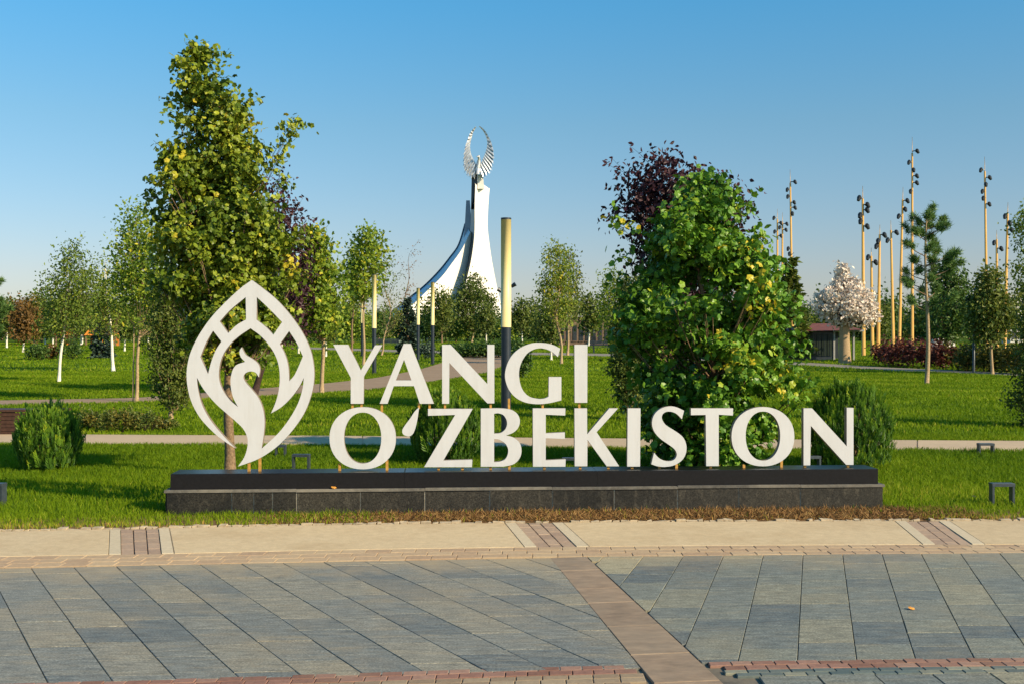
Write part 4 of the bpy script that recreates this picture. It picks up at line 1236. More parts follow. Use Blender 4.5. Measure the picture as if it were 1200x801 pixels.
# shrubs
def shrub(name, label, x, y, w_px, h_px, lm, seed, group, n=70, leaf=0.09, cat='shrub', grassy=False):
    D = DG(y); r = np.random.default_rng(seed)
    root = thing(name, label, cat, (px(x, D), D, gs(D)), 0, group)
    W = w_px / 2 / F * D; Ht = h_px / F * D
    bb = MB(); mb = MB()
    for k in range(n):
        a = r.uniform(0, 6.28); q = W * r.uniform(0, 1) ** 0.6; z = Ht * r.uniform(0.3, 1) * (1 - 0.3 * (q / W) ** 2)
        p = np.array([q * math.cos(a), q * math.sin(a), z])
        if k % 3 == 0: bb.tube([(p[0] * .25, p[1] * .25, -0.02), p], [0.008, 0.003], 3, False)
        m_ = 12
        P = p + r.normal(0, 0.16, (m_, 3)) * [W, W, Ht * 0.8]
        P[:, 2] = np.maximum(P[:, 2], 0.01)
        axs = r.normal(0, 0.6, (m_, 3)) + [0, 0, 1.4 if grassy else 0.2]
        leaves(mb, P, leaf * r.uniform(0.6, 1.3, m_), r.normal(0, .6, (m_, 3)) + [0, -0.1, .5], (NEEDLE * [2.5, 2.2, 1]) if grassy else OVAL, NEEDLE_F if grassy else OVAL_F, 0.5 + r.normal(0, 0.24, m_), axs, r)
    tag(bb.build('stems', 'bark_dark', root), kind='stuff')
    mb.build('foliage', lm, root)
    return root
i = 0
for x, y, w, h in [(1038, 426, 34, 26), (1052, 429, 36, 30), (1066, 428, 34, 30), (1080, 430, 34, 30), (1094, 429, 30, 28), (1106, 431, 28, 26)]:
    shrub('burgundy_shrub', 'burgundy red leaved shrub in the bed below the yellow masts', x, y, w, h, 'leaf_red', 200 + i, 'burgundy shrubs in the bed', 60, 0.16); i += 1
for x, y, w, h in [(1120, 431, 32, 26), (1134, 434, 30, 28), (1148, 433, 32, 30), (1162, 435, 30, 28), (1176, 435, 34, 30), (1192, 437, 36, 34), (1208, 438, 34, 34)]:
    shrub('yellow_shrub', 'yellow green tall grassy shrub in the bed behind the olive tree', x, y, w, h, 'shrub_yellow', 200 + i, 'yellow green shrubs in the bed', 60, 0.16, grassy=False); i += 1
for x, y, w, h in [(536, 417, 40, 14), (556, 418, 44, 17), (578, 418, 40, 16), (600, 416, 30, 16)]:
    shrub('juniper_shrub', 'low spreading dark green shrub at the head of the brown path', x, y, w, h, 'leaf_dark', 200 + i, 'low shrubs at the path head', 80, 0.2); i += 1
for x, y, w, h, lm, lab in [(83, 420, 26, 24, 'leaf_dark', 'round dark green shrub beside the white twin trunks'), (45, 421, 24, 18, 'leaf_dark', 'low dark shrub on the left lawn beside a reddish one'), (60, 420, 16, 15, 'leaf_rust', 'low reddish shrub left of the white twin trunks'),
                            (500, 420, 18, 20, 'leaf_blue', 'greyish round shrub at the foot of the narrow spruce'), (612, 442, 22, 34, 'leaf_dark', 'thin dark sapling shrub seen through the letter G')]:
    shrub('lawn_shrub', lab, x, y, w, h, lm, 200 + i, 'single shrubs on the lawn', 60, 0.15); i += 1
for k in range(13):
    x = 98 + k * 8.5 + rb.uniform(-3, 3)
    shrub('bedding_plant', 'low yellowing leafy plant in the bed beside the dark bench', x, 500 + rb.uniform(-1, 5), rb.uniform(16, 26), rb.uniform(14, 26) * (0.7 if k > 9 else 1), 'shrub_yellow' if k % 3 else 'leaf_olive', 240 + k, 'bedding plants along the path', 26, 0.055, 'plant')

# ------------------------------------------------------------------ lamps, masts, benches
def column_light(label, x, y, ytop, ymid, w):
    D = DG(y); zb = gs(D)
    root = thing('column_light', label, 'lamp', (px(x, D), D, zb), 0, 'cream column lights')
    rr0 = w / 2 / F * D
    z1, z2 = pz(ymid, D) - zb, pz(ytop, D) - zb
    MB().tube([(0, 0, -0.05), (0, 0, z1)], [rr0 * 0.96] * 2, 20).build('pole', 'column_dark', root, False)
    MB().tube([(0, 0, z1 + 0.002), (0, 0, z2 - 0.03)], [rr0] * 2, 24).build('light_tube', 'column_cream', root, True)
    MB().tube([(0, 0, z2 - 0.029), (0, 0, z2)], [rr0 * 1.03] * 2, 20).build('cap', 'column_dark', root)
    MB().tube([(0, 0, -0.02), (0, 0, 0.03)], [rr0 * 1.6] * 2, 16).build('base_plate', 'column_dark', root)
column_light('tall cream column light with dark lower half rising behind the letters N and G', 593, 508, 255, 383, 12)
column_light('cream column light behind the letter Y', 438.5, 437.5, 321, 384, 5.2)
column_light('cream column light at the edge of the brown path behind the letters A and N', 507, 426, 330, 380.5, 4.2)
column_light('cream column light behind the narrow blue green spruce', 490, 421, 337, 380, 3.8)
column_light('cream column light hidden beside the slim tree trunk left of letter Y', 424.5, 417, 342, 378, 3.4)

def garden_light(label, x, y, w, h):
    D = DG(y)
    root = thing('garden_light', label, 'lamp', (px(x, D), D, gs(D)), random.uniform(-0.15, 0.15), 'low arch shaped garden lights')
    W, Hh = w / F * D / 2, h / F * D
    t_ = 0.022; dp = 0.045
    for s_ in (-1, 1):
        x0 = s_ * W - (t_ if s_ > 0 else 0)
        bevbox(x0, x0 + t_, -dp, dp, -0.05, Hh - t_ - 0.001, 0.002).build('leg', 'lamp_blue', root)
    bevbox(-W - 0.002, W + 0.002, -dp - 0.004, dp + 0.004, Hh - t_, Hh + 0.012, 0.004).build('lamp_head', 'lamp_blue', root)
for lab, x, y, w, h in [('dark arch shaped garden light in the grass right of the plinth beside an orange leaf', 1174, 591, 26, 25), ('dark garden light at the edge of the pale path right of the plinth', 1155, 531, 18, 12),
                        ('dark garden light just right of the leaf emblem behind the plinth', 353, 552, 20, 20), ('dark garden light by the path seen behind the tip of the emblem', 329, 534, 12, 13),
                        ('dark garden light at the left picture edge in front of the lone thuja bush', -7, 591, 26, 25), ('dark garden light seen under the last letter N', 953, 551, 16, 17), ('dark garden light between the letters E and K', 668, 552, 18, 16)]:
    garden_light(lab, x, y, w, h)

def mast(label, xt, yt, xb, yb, lamps):
    D = DG(yb); zb = gs(D)
    root = thing('light_mast', label, 'light mast', (px(xb, D), D, zb), 0, 'tall ochre light masts')
    top = np.array([px(xt, D) - px(xb, D), 0, pz(yt, D) - zb])
    MB().tube([(0, 0, -0.1), top * 0.97, top * 0.971, top * 1.05], [0.145, 0.075, 0.025, 0.012], 10).build('pole', 'mast', root, True)
    k = D / F
    for sd, y in lamps:
        f = (pz(y, D) - zb) / top[2]
        p = top * f
        q = p + np.array([sd * 4.4 * k, -0.12, 0])
        lm = MB().tube([q + [-sd * 0.02, 0, 0.17], q + [0, -0.05, 0.02], q + [sd * .1, -0.14, -0.2]], [0.09, 0.17, 0.10], 10).build('lamp_head', 'lamp_dark', root)
        MB().tube([p, q + [0, 0, 0.05]], [0.045, 0.045], 5).build('arm', 'lamp_dark', lm)
ML = [('tallest ochre light mast behind the thin pine', 1069, 172, 1069, 410, [(1.1, 177), (-1, 190), (0.15, 199), (1, 206), (1, 214), (-.6, 224)]),
      ('leaning ochre light mast left of the thin pine', 1058, 228, 1053.5, 412, [(1, 235), (.5, 245), (-1.1, 253)]),
      ('ochre light mast with two lamps between the blossom tree and the pine', 1044, 265, 1047, 413, [(1.2, 272), (-1.1, 281)]),
      ('ochre light mast rising at the right flank of the blossom tree', 1031, 270, 1029, 415, [(1, 275), (-.6, 282), (-1, 288)]),
      ('short thin ochre mast with two lamps behind the blossom tree', 1021, 296, 1022.4, 415, [(-1, 301), (.9, 307)]),
      ('tall ochre light mast rising from behind the blossom tree', 1011, 227, 1012, 416, [(-1.1, 232), (1, 240), (.9, 246), (-.9, 252), (-.8, 259), (.9, 265)]),
      ('tall light mast right of the big bushy tree behind the fir', 926, 208, 929, 408, [(1.1, 213), (-.9, 222), (-.8, 230), (.8, 237), (1, 243), (.3, 250), (-.9, 291), (-.6, 297)]),
      ('thin light mast half hidden at the crown edge of the big bushy tree', 911, 252, 911, 406, [(-1, 255), (.8, 261), (-.8, 271), (.8, 276)]),
      ('thin light mast next to the half hidden one', 917, 256, 916.5, 406, [(1, 262), (-.8, 266), (.8, 269)]),
      ('tall ochre light mast rising behind the olive green tree', 1154, 194, 1157, 410, [(-1.2, 199), (1, 208), (0, 216), (-.9, 224), (-.7, 232), (.8, 239)]),
      ('short thin mast between the two tall masts behind the olive tree', 1168, 276, 1168.5, 412, [(-.9, 284), (.9, 291)]),
      ('leaning ochre light mast nearest the tree at the right lawn edge', 1181, 245, 1177, 414, [(-.9, 253), (.3, 261), (.8, 269)])]
for a in ML: mast(*a)

# lamp post with two round heads
def lamp_post():
    D = DG(437); zb = gs(D); k = D / F
    root = thing('lamp_post', 'slim dark grey lamp post with two round heads beside the olive green tree', 'lamp post', (px(1141, D), D, zb))
    Ht = pz(345, D) - zb
    MB().tube([(0, 0, -0.05), (0.02, 0, Ht)], [0.055, 0.04], 10).build('pole', 'lamp_blue', root, True)
    for dx, y, sz in ((4, 341, 5.5), (-7, 350, 4.5)):
        c = np.array([dx * k, -0.1, pz(y, D) - zb])
        h_ = MB().tube([c + [0, 0.06, 0.02], c + [0, -0.06, -0.02]], [sz * k * .8, sz * k], 16).build('lamp_head', 'lamp_dark', root)
        MB().tube([(0.02, 0, Ht * 0.97), c], [0.025, 0.025], 5).build('arm', 'lamp_dark', h_)
lamp_post()
# slanting light heads seen beside the cream column
D = 70.0
root = thing('spot_pole', 'thin pole with two small dark spotlights behind the tall cream column', 'lamp post', (px(592.5, D), D, gs(D)))
MB().tube([(0, 0, -0.05), (0, 0, pz(334, D) - gs(D))], [0.06, 0.05], 8).build('pole', 'lamp_dark', root, True)
for dx, y in ((9, 334), (-6.5, 340)):
    c = np.array([dx / F * D, 0, pz(y, D) - gs(D)])
    h_ = MB().tube([c + [-0.12 * np.sign(dx), 0, -0.08], c + [0.14 * np.sign(dx), -0.05, 0.09]], [0.1, 0.14], 8).build('spot_head', 'lamp_dark', root)
    MB().tube([(0, 0, c[2] - 0.1), c], [0.03, 0.03], 5).build('arm', 'lamp_dark', h_)

# benches
def bench_box():
    D = 19.35; z0 = gs(D)
    x0, x1 = px(-70, D), px(70, D)
    root = thing('wooden_bench', 'long dark brown slatted wooden bench beside the pale path', 'bench', ((x0 + x1) / 2, D, z0))
    W = (x1 - x0) / 2
    hh = pz(479, D) - z0
    for sx in (-W + 0.03, 0, W - 0.09):
        MB().box(sx, sx + 0.06, 0.04, 0.46, -0.05, hh - 0.045).build('leg', 'wood_dark', root)
    nf = 6
    for k in range(nf):
        za = 0.02 + k * (hh - 0.07) / nf
        bevbox(-W, W, 0.0, 0.035, za, za + (hh - 0.07) / nf - 0.008, 0.003).build('slat', 'wood_dark', root)
    for k in range(5):
        ya = -0.01 + k * 0.1
        bevbox(-W - 0.01, W + 0.01, ya, ya + 0.092, hh - 0.04, hh, 0.004).build('slat', 'wood_dark', root)
bench_box()
def far_bench(label, x, y):
    D = DG(y)
    root = thing('park_bench', label, 'bench', (px(x, D), D, gs(D)), 0, 'dark park benches on the far path')
    for k in range(4): MB().box(-1.1, 1.1, -0.28 + k * 0.13, -0.17 + k * 0.13, 0.42, 0.46).build('slat', 'kiosk', root)
    for k in range(3): MB().box(-1.1, 1.1, 0.26, 0.30, 0.55 + k * 0.14, 0.66 + k * 0.14).build('slat', 'kiosk', root)
    for s_ in (-0.8, 0.8):
        MB().box(s_ - 0.05, s_ + 0.05, -0.25, 0.25, -0.05, 0.42).build('leg', 'kiosk', root)
        MB().box(s_ - 0.05, s_ + 0.05, 0.3, 0.35, 0.3, 0.98).build('back_post', 'kiosk', root)
far_bench('dark park bench on the far path between letters I and the big bushy tree', 708, 413)
far_bench('dark park bench on the far path behind the letters Y and A', 455, 408.5)

# kiosk
def kiosk():
    D = DG(421); zb = gs(D); k = D / F
    root = thing('kiosk', 'low dark kiosk with red brown roof behind the blossom tree', 'kiosk', (px(970, D), D, zb))
    X = lambda x: (x - 970) * k
    Z = lambda y: pz(y, D) - zb
    MB().box(X(936), X(977), 0.1, 4.0, -0.1, Z(388)).build('wall', 'kiosk', root)
    for j in range(6):
        x0 = 938 + j * 6.4
        wdw = MB().box(X(x0), X(x0 + 5.2), 0.04, 0.099, Z(416), Z(391)).build('window', 'kiosk_glass', root)
        MB().box(X(x0 + 2.4), X(x0 + 2.8), 0.02, 0.039, Z(416), Z(391)).build('mullion', 'kiosk', wdw)
    for x in (978, 1001):
        MB().box(X(x - 1), X(x + 1), 0.05, 0.25, -0.1, Z(388)).build('post', 'grey_frame', root)
    MB().box(X(980), X(1000), 3.0, 3.2, -0.1, Z(388)).build('wall', 'kiosk', root)
    MB().box(X(977), X(1011), -0.3, 4.0, Z(388) + .001, Z(386)).build('fascia', 'grey_frame', root)
    v = [(X(932), -0.6, Z(388) + .01), (X(977) - .01, -0.6, Z(388) + .01), (X(977) - .01, 4.4, Z(388) + .01), (X(932), 4.4, Z(388) + .01)]
    rf = MB()
    x0, x1 = X(932), X(1008)
    za, zb_ = Z(386) + 0.003, Z(378)
    rf.add([(x0, -0.6, Z(388) + .003), (x1, -0.6, za), (x1, 4.4, za), (x0, 4.4, Z(388) + .003), (x0 + .8, 1.6, zb_), (x1 - .8, 1.6, zb_)],
           [(0, 1, 5, 4), (2, 3, 4, 5)]).polys([(x0, -0.6, Z(388) + .003), (x0 + .8, 1.6, zb_), (x0, 4.4, Z(388) + .003), (x1, -0.6, za), (x1, 4.4, za), (x1 - .8, 1.6, zb_)], [(0, 1, 2), (3, 4, 5)])
    rf.build('roof', 'roof_red', root)
kiosk()
# pale fountain block, white building, brown building, orange pavilions
def blocks(name, label, cat, x, y, boxes, extra=None):
    D = DG(y) if y > 384 else y
    zb = gs(D); k = D / F
    root = thing(name, label, cat, (px(x, D), D, zb))
    for (nm, x0, x1, y0, y1, d0, d1, mt) in boxes:
        MB().box((x0 - x) * k, (x1 - x) * k, d0, d1, pz(y0, D) - zb if y0 is not None else -0.1, pz(y1, D) - zb).build(nm, mt, root)
    return root, D, zb, k
blocks('white_fountain', 'white stepped stone block behind the burgundy shrubs', 'fountain', 1107, 411,
       [('base', 1091, 1122, None, 406, 0, 2.2, 'white_wall'), ('step', 1097, 1121, 406, 400, 0.3, 1.9, 'white_wall'), ('pillar', 1107, 1113, 400, 390, 0.6, 1.4, 'white_wall'), ('step', 1101, 1116, 400, 396.5, 0.4, 1.7, 'white_wall')])
def building(name, label, x0, x1, y, ytop, wall, nwin, rows, depth=8, roofm='grey_frame'):
    D = DG(y); zb = gs(D); k = D / F
    root = thing(name, label, 'building', (px((x0 + x1) / 2, D), D, zb))
    W = (x1 - x0) / 2 * k; Ht = pz(ytop, D) - zb
    MB().box(-W, W, 0, depth, -0.2, Ht).build('wall', wall, root)
    MB().box(-W - .3, W + .3, -0.3, depth + .3, Ht + .002, Ht + 0.3).build('roof', roofm, root)
    for r_i in range(rows):
        for c in range(nwin):
            cx = -W + (c + 0.5) * 2 * W / nwin; ww = W / nwin * 0.62
            z0 = 0.5 + r_i * (Ht - 0.4) / rows; z1 = z0 + (Ht - 0.4) / rows * 0.62
            w_ = MB().box(cx - ww, cx + ww, -0.05, -0.001, z0, z1).build('window', 'window', root)
            MB().box(cx - ww - .06, cx + ww + .06, -0.1, -0.002, z0 - 0.1, z0 - .002).build('sill', wall, w_)
building('brown_building', 'low brown building behind the letter I and the far bench', 655, 722, 404, 371, 'brown_wall', 9, 1)
building('white_building', 'white flat roofed building at the right edge behind the trees', 1184, 1240, 402, 348, 'white_wall', 6, 3)
def pavilion(label, x, y, w, yt):
    D = DG(y); zb = gs(D); k = D / F
    root = thing('orange_pavilion', label, 'pavilion', (px(x, D), D, zb), 0, 'orange pavilions')
    W = w / 2 * k; Ht = pz(yt, D) - zb
    for sx in (-1, 1):
        for sy in (-1, 1):
            MB().box(sx * W * .9 - .08, sx * W * .9 + .08, sy * W * .9 - .08, sy * W * .9 + .08, -0.1, Ht * 0.48).build('post', 'bark', root)
    MB().box(-W * .9, W * .9, W * .8, W * .9 - .09, -.1, Ht * .48).build('wall', 'orange', root)
    b_ = W * 1.1
    MB().polys([(-b_, -b_, Ht * .46), (b_, -b_, Ht * .46), (b_, b_, Ht * .46), (-b_, b_, Ht * .46), (-b_ * .2, -b_ * .2, Ht), (b_ * .2, -b_ * .2, Ht), (b_ * .2, b_ * .2, Ht), (-b_ * .2, b_ * .2, Ht)],
               [(0, 1, 5, 4), (1, 2, 6, 5), (2, 3, 7, 6), (3, 0, 4, 7), (4, 5, 6, 7), (3, 2, 1, 0)]).build('roof', 'orange', root)
pavilion('orange roofed pavilion seen beside the white twin birch trunks', 77, 404, 18, 378)
pavilion('orange roofed pavilion seen beside the blue grey spruce', 112, 404, 18, 379)
pavilion('orange roofed pavilion half hidden behind the yellow green birch', 131, 405, 14, 379)

# ------------------------------------------------------------------ monument
MD = 330.0
def mp(x, y, d=0.0):
    return np.array([px(x, MD + d), d, pz(y, MD + d) - gs(MD)])
mon = thing('monument', 'tall white sail shaped monument topped by a silver bird with raised wings', 'monument', (px(556, MD), MD, gs(MD)))
MO = np.array([px(556, MD), 0, 0])
def loft(A, B, closed=True):
    A = np.array(A) - MO; B = np.array(B) - MO
    n = len(A)
    mb = MB()
    fs = [(i, (i + 1) % n, n + (i + 1) % n, n + i) for i in range(n if closed else n - 1)]
    mb.add(np.concatenate([A, B]), fs)
    return mb
def cap_face(mb, A):
    A = np.array(A) - MO
    t_ = tessellate_polygon([[Vector((p[0], p[2], 0)) for p in A]])
    mb.add(A, np.array([tuple(q) for q in t_]))
def smooth_px(P, n=5):
    P = np.array(P, float)
    t_ = np.arange(len(P)); tt = np.linspace(0, len(P) - 1, (len(P) - 1) * n + 1)
    out = []
    for q in tt:
        i = min(int(q), len(P) - 2); u = q - i
        p0, p1, p2, p3 = P[max(i - 1, 0)], P[i], P[i + 1], P[min(i + 2, len(P) - 1)]
        out.append(0.5 * (2 * p1 + (p2 - p0) * u + (2 * p0 - 5 * p1 + 4 * p2 - p3) * u * u + (3 * p1 - p0 - 3 * p2 + p3) * u ** 3))
    return out
right = smooth_px([(573.8, 220.4), (572.2, 241), (571.5, 265), (573.2, 282), (576.5, 305), (581.6, 332), (586.2, 352), (588.6, 373), (589.5, 400)])
left = smooth_px([(557, 216), (556.3, 241), (556.3, 265), (555.3, 282), (552, 305), (546.5, 329), (541, 352), (537, 373), (534, 400)])
fd = lambda x: (x - 545) * 0.62          # the front sail is turned towards the right
ld = lambda x: 13.5 - (560 - x) * 0.33   # so is the left one
A = [mp(x, y, fd(x)) for x, y in left] + [mp(x, y, fd(x)) for x, y in right[::-1]]
dark = smooth_px([(553.2, 206), (552.0, 241), (551.3, 265), (548.8, 285), (545.6, 305), (541.5, 329), (536, 352), (531, 373), (528, 400)])
mb = MB(); cap_face(mb, A)
mb.build('front_sail', 'monument_white', mon)
loft([mp(x, y, fd(x)) for x, y in left], [mp(x, y, 13) for x, y in dark], False).build('sail_edge', 'monument_dark', mon)  # left side of the white sail, its shade put into the dark colour
loft([mp(x, y, fd(x)) for x, y in right], [mp(x - 1.5, y, fd(x) + 7) for x, y in right], False).build('sail_edge', 'monument_white', mon)
loft([mp(*left[0], fd(left[0][0])), mp(*right[0], fd(right[0][0]))], [mp(*dark[0], 13), mp(right[0][0] - 1, right[0][1], 22)], False).build('sail_top', 'monument_white', mon)
# left sail: white face, blue upper surface
inner = smooth_px([(551.0, 272), (541, 292), (529, 309), (517.5, 324), (500, 341), (484, 356), (467, 372), (455, 384), (440, 400)])
outer_ = smooth_px([(545.5, 262), (538, 286.5), (527.7, 301.5), (514, 318.5), (497, 335.5), (480.5, 348.5), (463.6, 362), (448, 376), (424, 400)])
face = [mp(x, y, ld(x)) for x, y in inner] + [mp(x, y, ld(x)) for x, y in [(560, 400), (560, 272)]]
mb = MB(); cap_face(mb, face); mb.build('left_sail', 'monument_white', mon)
loft([mp(x, y, ld(x)) for x, y in inner], [mp(x, y, ld(x) + 20) for x, y in outer_], False).build('sail_upper_surface', 'monument_blue', mon)
mbe = MB()
mbe.tube([mp(x, y, ld(x) + 20) - MO for x, y in outer_], [0.4] * len(outer_), 6)
mbe.build('sail_rim', 'monument_dark', mon)
# small dark rear fin
fin = [(546.3, 234.5), (550.6, 234.5), (552.5, 262), (551, 275), (543.4, 279), (545.0, 258)]
mb = loft([mp(x, y, 20) for x, y in fin], [mp(x, y, 30) for x, y in fin]); cap_face(mb, [mp(x, y, 20) for x, y in fin]); mb.build('rear_fin', 'monument_blue', mon)
# pedestal
for poly, mt, d0 in (([(554.5, 196), (559.5, 196), (559.5, 220), (557, 222), (551.8, 245), (552.8, 206)], 'monument_dark', 9), ([(559.6, 205), (566, 203), (567.3, 221), (559.6, 221)], 'monument_white', 8.5)):
    mb = loft([mp(x, y, d0) for x, y in poly], [mp(x, y, d0 + 5) for x, y in poly]); cap_face(mb, [mp(x, y, d0) for x, y in poly]); mb.build('pedestal', mt, mon)
# the bird
k = MD / F
body = [mp(559.5, 204, 7), mp(560, 197, 7), mp(561, 190, 7), mp(561.5, 186, 6.6), mp(560.8, 182.8, 6), mp(558.5, 183.5, 5.2)]
MB().tube([p - MO for p in body], [2.2 * k, 3.0 * k, 2.4 * k, 1.7 * k, 1.6 * k, 0.4 * k], 10).build('bird_body', 'steel', mon, True)
wl_out = smooth_px([(557.5, 147.8), (552.5, 153), (549, 160), (545.6, 171), (544.4, 181), (544.6, 190), (546.5, 197), (551, 203), (557, 205)], 4)
wl_in = smooth_px([(557.8, 148.6), (554.6, 154.5), (553, 160), (551.2, 167), (551, 174), (552.2, 180), (554.2, 185), (557, 190), (560, 195)], 4)
wr_out = smooth_px([(561.7, 147), (567.5, 151.5), (572, 158), (576, 168), (577.6, 178), (576.6, 187), (574.2, 195), (570, 201), (563, 205)], 4)
wr_in = smooth_px([(561.5, 147.9), (566, 152.8), (569.3, 159), (571, 166), (570.4, 173), (568.5, 179), (566.6, 184), (564, 190), (561, 195)], 4)
for O_, I_ in ((wl_out, wl_in), (wr_out, wr_in)):
    mb = MB()
    n_ = len(O_)
    for i in range(n_ - 1):        # overlapping feather blades, each its own edge and depth
        o0, i0 = np.array(O_[i]), np.array(I_[i])
        o1, i1 = np.array(O_[i + 1]), np.array(I_[i + 1])
        droop_ = np.array([0, 1.8 + 0.9 * (i % 2)]) * min(1, i / 10)
        tip = (o0 + o1) / 2 + (o0 - i0) * (0.16 if i > 8 else 0.02) * (1 + (i % 3) * 0.35) + droop_
        dz = 7 + (i % 2) * 0.5
        a, b_, c = mp(*i0, dz) - MO, mp(*i1, dz) - MO, mp(*tip, dz - 0.6) - MO
        e, f_ = mp(*o0, dz - .2) - MO, mp(*o1, dz + .3) - MO
        th = np.array([0, 0.5, 0])
        mb.polys([a, b_, f_, c, e, a + th, b_ + th, f_ + th, c + th, e + th],
                 [(0, 1, 2, 3, 4), (9, 8, 7, 6, 5), (0, 5, 6, 1), (1, 6, 7, 2), (2, 7, 8, 3), (3, 8, 9, 4), (4, 9, 5, 0)])
    mb.build('wing', 'steel', mon)

# ------------------------------------------------------------------ grass
def in_poly(P, poly):
    x, y = P[:, 0], P[:, 1]
    c = np.zeros(len(P), bool)
    j = len(poly) - 1
    for i in range(len(poly)):
        xi, yi = poly[i]; xj, yj = poly[j]
        den = (yj - yi) if abs(yj - yi) > 1e-9 else 1e-9
        c ^= ((yi > y) != (yj > y)) & (x < (xj - xi) * (y - yi) / den + xi)
        j = i
    return c
def sow(n, d0, d1, seed, width, h0, h1, dry=False, power=2.0):
    r = np.random.default_rng(seed)
    u = r.uniform(0, 1, n)
    Y = (d0 ** power + u * (d1 ** power - d0 ** power)) ** (1 / power)
    X = r.uniform(-1, 1, n) * (0.5 * Y + 1.3)
    P = np.stack([X, Y], -1)
    keep = Y > KB(X) + 0.03 + 0.05 * r.uniform(0, 1, n)
    for poly in PATHS:
        keep &= ~in_poly(P, poly)
    a = (X - PL[0]) * SU[0] + (Y - PL[1]) * SU[1]; v = (X - PL[0]) * SV[0] + (Y - PL[1]) * SV[1]
    keep &= ~((a > -0.03) & (a < SLEN + 0.03) & (v > -0.03) & (v < 0.47))
    # in front of the plinth only some straggling blades on the left
    front = (Y < 11.5) & (v < 0.0) & (a > 1.2) & (a < SLEN + 0.1)
    keep &= ~(front & (r.uniform(0, 1, n) < np.clip((a - 1.2) / 1.2, 0, 1) * 0.96))
    return X[keep], Y[keep], r, a[keep], v[keep]
def blades(name, label, n, d0, d1, seed, wd, h0, h1, power=2.0):
    X, Y, r, a, v = sow(n, d0, d1, seed, wd, h0, h1, power=power)
    N = len(X)
    z = g(Y)
    p3 = np.stack([X, Y, 0 * X], -1)
    cl = lump(p3, 1.1, 3.0) * 0.5 + lump(p3, 3.7, 8.0) * 0.35 + lump(p3, 9.0, 1.0) * 0.25
    ht = r.uniform(h0, h1, N) * (1 + 0.42 * cl)
    edge_d = Y - KB(X)
    ht *= np.where(edge_d < 0.35, 0.75, 1)
    w = wd * (Y / d0) ** 0.8 * r.uniform(0.7, 1.3, N)
    ang = r.uniform(0, math.pi, N)
    lean = r.normal(0, 0.38, (N, 2)) * ht[:, None]
    sx, sy = np.cos(ang) * w, np.sin(ang) * w
    B = np.stack([X, Y, z - 0.005], -1)
    S = np.stack([sx, sy, 0 * sx], -1)
    mid = B + np.stack([lean[:, 0] * .3, lean[:, 1] * .3, ht * .6], -1)
    tip = B + np.stack([lean[:, 0], lean[:, 1], ht], -1)
    lv = 0.44 + 0.12 * cl + r.normal(0, 0.11, N) + 0.13 * lump(p3, 0.33, 4.0) + 0.12 * lump(p3, 0.9, 11.0) + 0.06 * np.sin(X * 0.6 + Y * 1.9)
    dryp = np.clip(1 - edge_d / 0.42, 0, 1)
    lv = np.where(dryp > 0, lv + dryp * r.uniform(0.05, 0.5, N), lv)
    lv = np.where(r.uniform(0, 1, N) < 0.02, lv + 0.2, lv)
    lv = np.clip(lv, 0.01, np.where(dryp > 0, 0.95, 0.80))
    mb = MB()
    if d0 < 20:
        V = np.stack([B - S, B + S, mid + S * .75, mid - S * .75, tip], 1).reshape(-1, 3)
        i0 = (np.arange(N) * 5)[:, None]
        mb.v.append(V.astype(np.float32)); mb.a.append(np.repeat(lv, 5).astype(np.float32)); mb.n = len(V)
        mb.f.append((i0 + np.array([0, 1, 2, 3])).astype(np.int32)); mb.f.append((i0 + np.array([3, 2, 4])).astype(np.int32))
    else:
        V = np.stack([B - S, B + S, tip], 1).reshape(-1, 3)
        mb.add(V, np.arange(N * 3).reshape(-1, 3), np.repeat(lv, 3))
    return tag(mb.build(name, 'grass'), label, 'grass', None, 'stuff')
blades('grass', 'lush green grass blades around the plinth and up to the pale path', 330000, 9.8, 19.5, 301, 0.0032, 0.045, 0.085)
blades('grass', 'mown green grass on the lawn behind the pale path', 330000, 17.5, 48, 302, 0.008, 0.045, 0.085, 1.5)
blades('grass', 'distant green grass on the far lawn', 220000, 44, 150, 303, 0.03, 0.06, 0.11, 1.3)

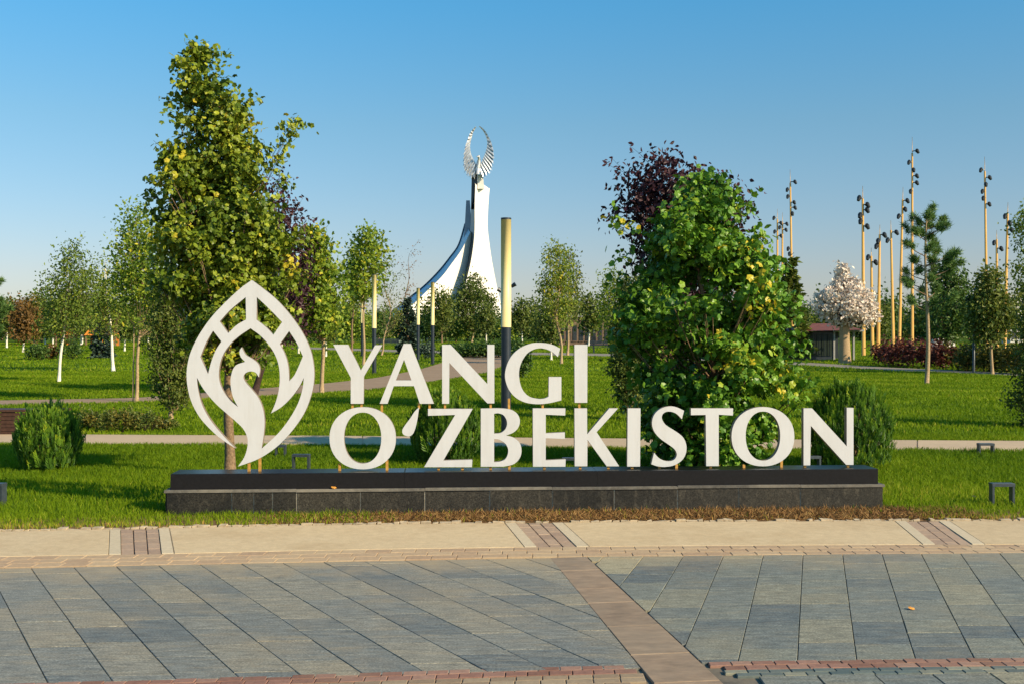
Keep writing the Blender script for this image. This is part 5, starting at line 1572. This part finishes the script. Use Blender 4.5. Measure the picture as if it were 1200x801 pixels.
# dried grass heaped along the plinth
r = np.random.default_rng(12)
N = 26000
a = r.uniform(1.0, SLEN + 0.75, N)
hump = 0.55 + 0.45 * np.clip(lump(np.stack([a, 0 * a, 0 * a], -1), 2.3, 2.0) + lump(np.stack([a, 0 * a, 0 * a], -1), 6.1, 5.0), -1, 1)
kbv = lambda aa: (KB(PL[0] + aa * SU[0]) - (PL[1] + aa * SU[1]))
fr = r.uniform(0, 1, N)
v = -0.04 + (kbv(a) + 0.06 + 0.04) * fr
X = PL[0] + a * SU[0] + v * SV[0]; Y = PL[1] + a * SU[1] + v * SV[1]
grow = np.clip((a - 1.0) / 2.5, 0.15, 1)
hz = 0.062 * hump * np.sin(np.clip(fr * 0.85 + 0.0, 0, 1) * math.pi * 0.95 + 0.35).clip(0.05) * grow
keep = (Y > KB(X) + 0.03) & (r.uniform(0, 1, N) < grow + 0.2)
P = np.stack([X, Y, r.uniform(0, 1, N) ** 0.6 * hz + 0.006], -1)[keep]
n_ = len(P)
mb = MB()
leaves(mb, P, r.uniform(0.03, 0.075, n_), r.normal(0, 1, (n_, 3)), NEEDLE * [1.6, 1, 1], NEEDLE_F, 0.5 + r.normal(0, 0.25, n_), r.normal(0, 1, (n_, 3)) * [1, 1, .45] + [0, 0, .12], r)
tag(mb.build('dry_grass', 'straw'), 'orange brown dried grass heaped along the foot of the plinth', 'dry grass', None, 'stuff')

# fallen leaves
def fallen(label, p, size, rz):
    mb = MB()
    leaves(mb, np.array([[0, 0, 0.0]]), np.array([size]), np.array([[0.15, -0.3, 1.0]]), LOBED * [1, 1, 1.2], LOBED_F, np.array([0.5]), np.array([[math.cos(rz), math.sin(rz), 0]]))
    o = mb.build('fallen_leaf', 'fallen')
    o.location = p
    tag(o, label, 'leaf', 'fallen leaves')
a_, _ = sp(388, 571, 0.01)
q = PL + SU * a_ + SV * 0.015
fallen('orange fallen leaf on the ledge of the plinth', (q[0], q[1], ZB + 0.012), 0.06, 0.3)
p = g2(1067, 714); fallen('small tan fallen leaf lying on the slate paving', (p[0], p[1], 0.008), 0.045, 1.0)
p = gp(1143, 589); fallen('orange fallen leaf in the grass beside the arch shaped garden light', (p[0], p[1], 0.07), 0.05, 2.0)
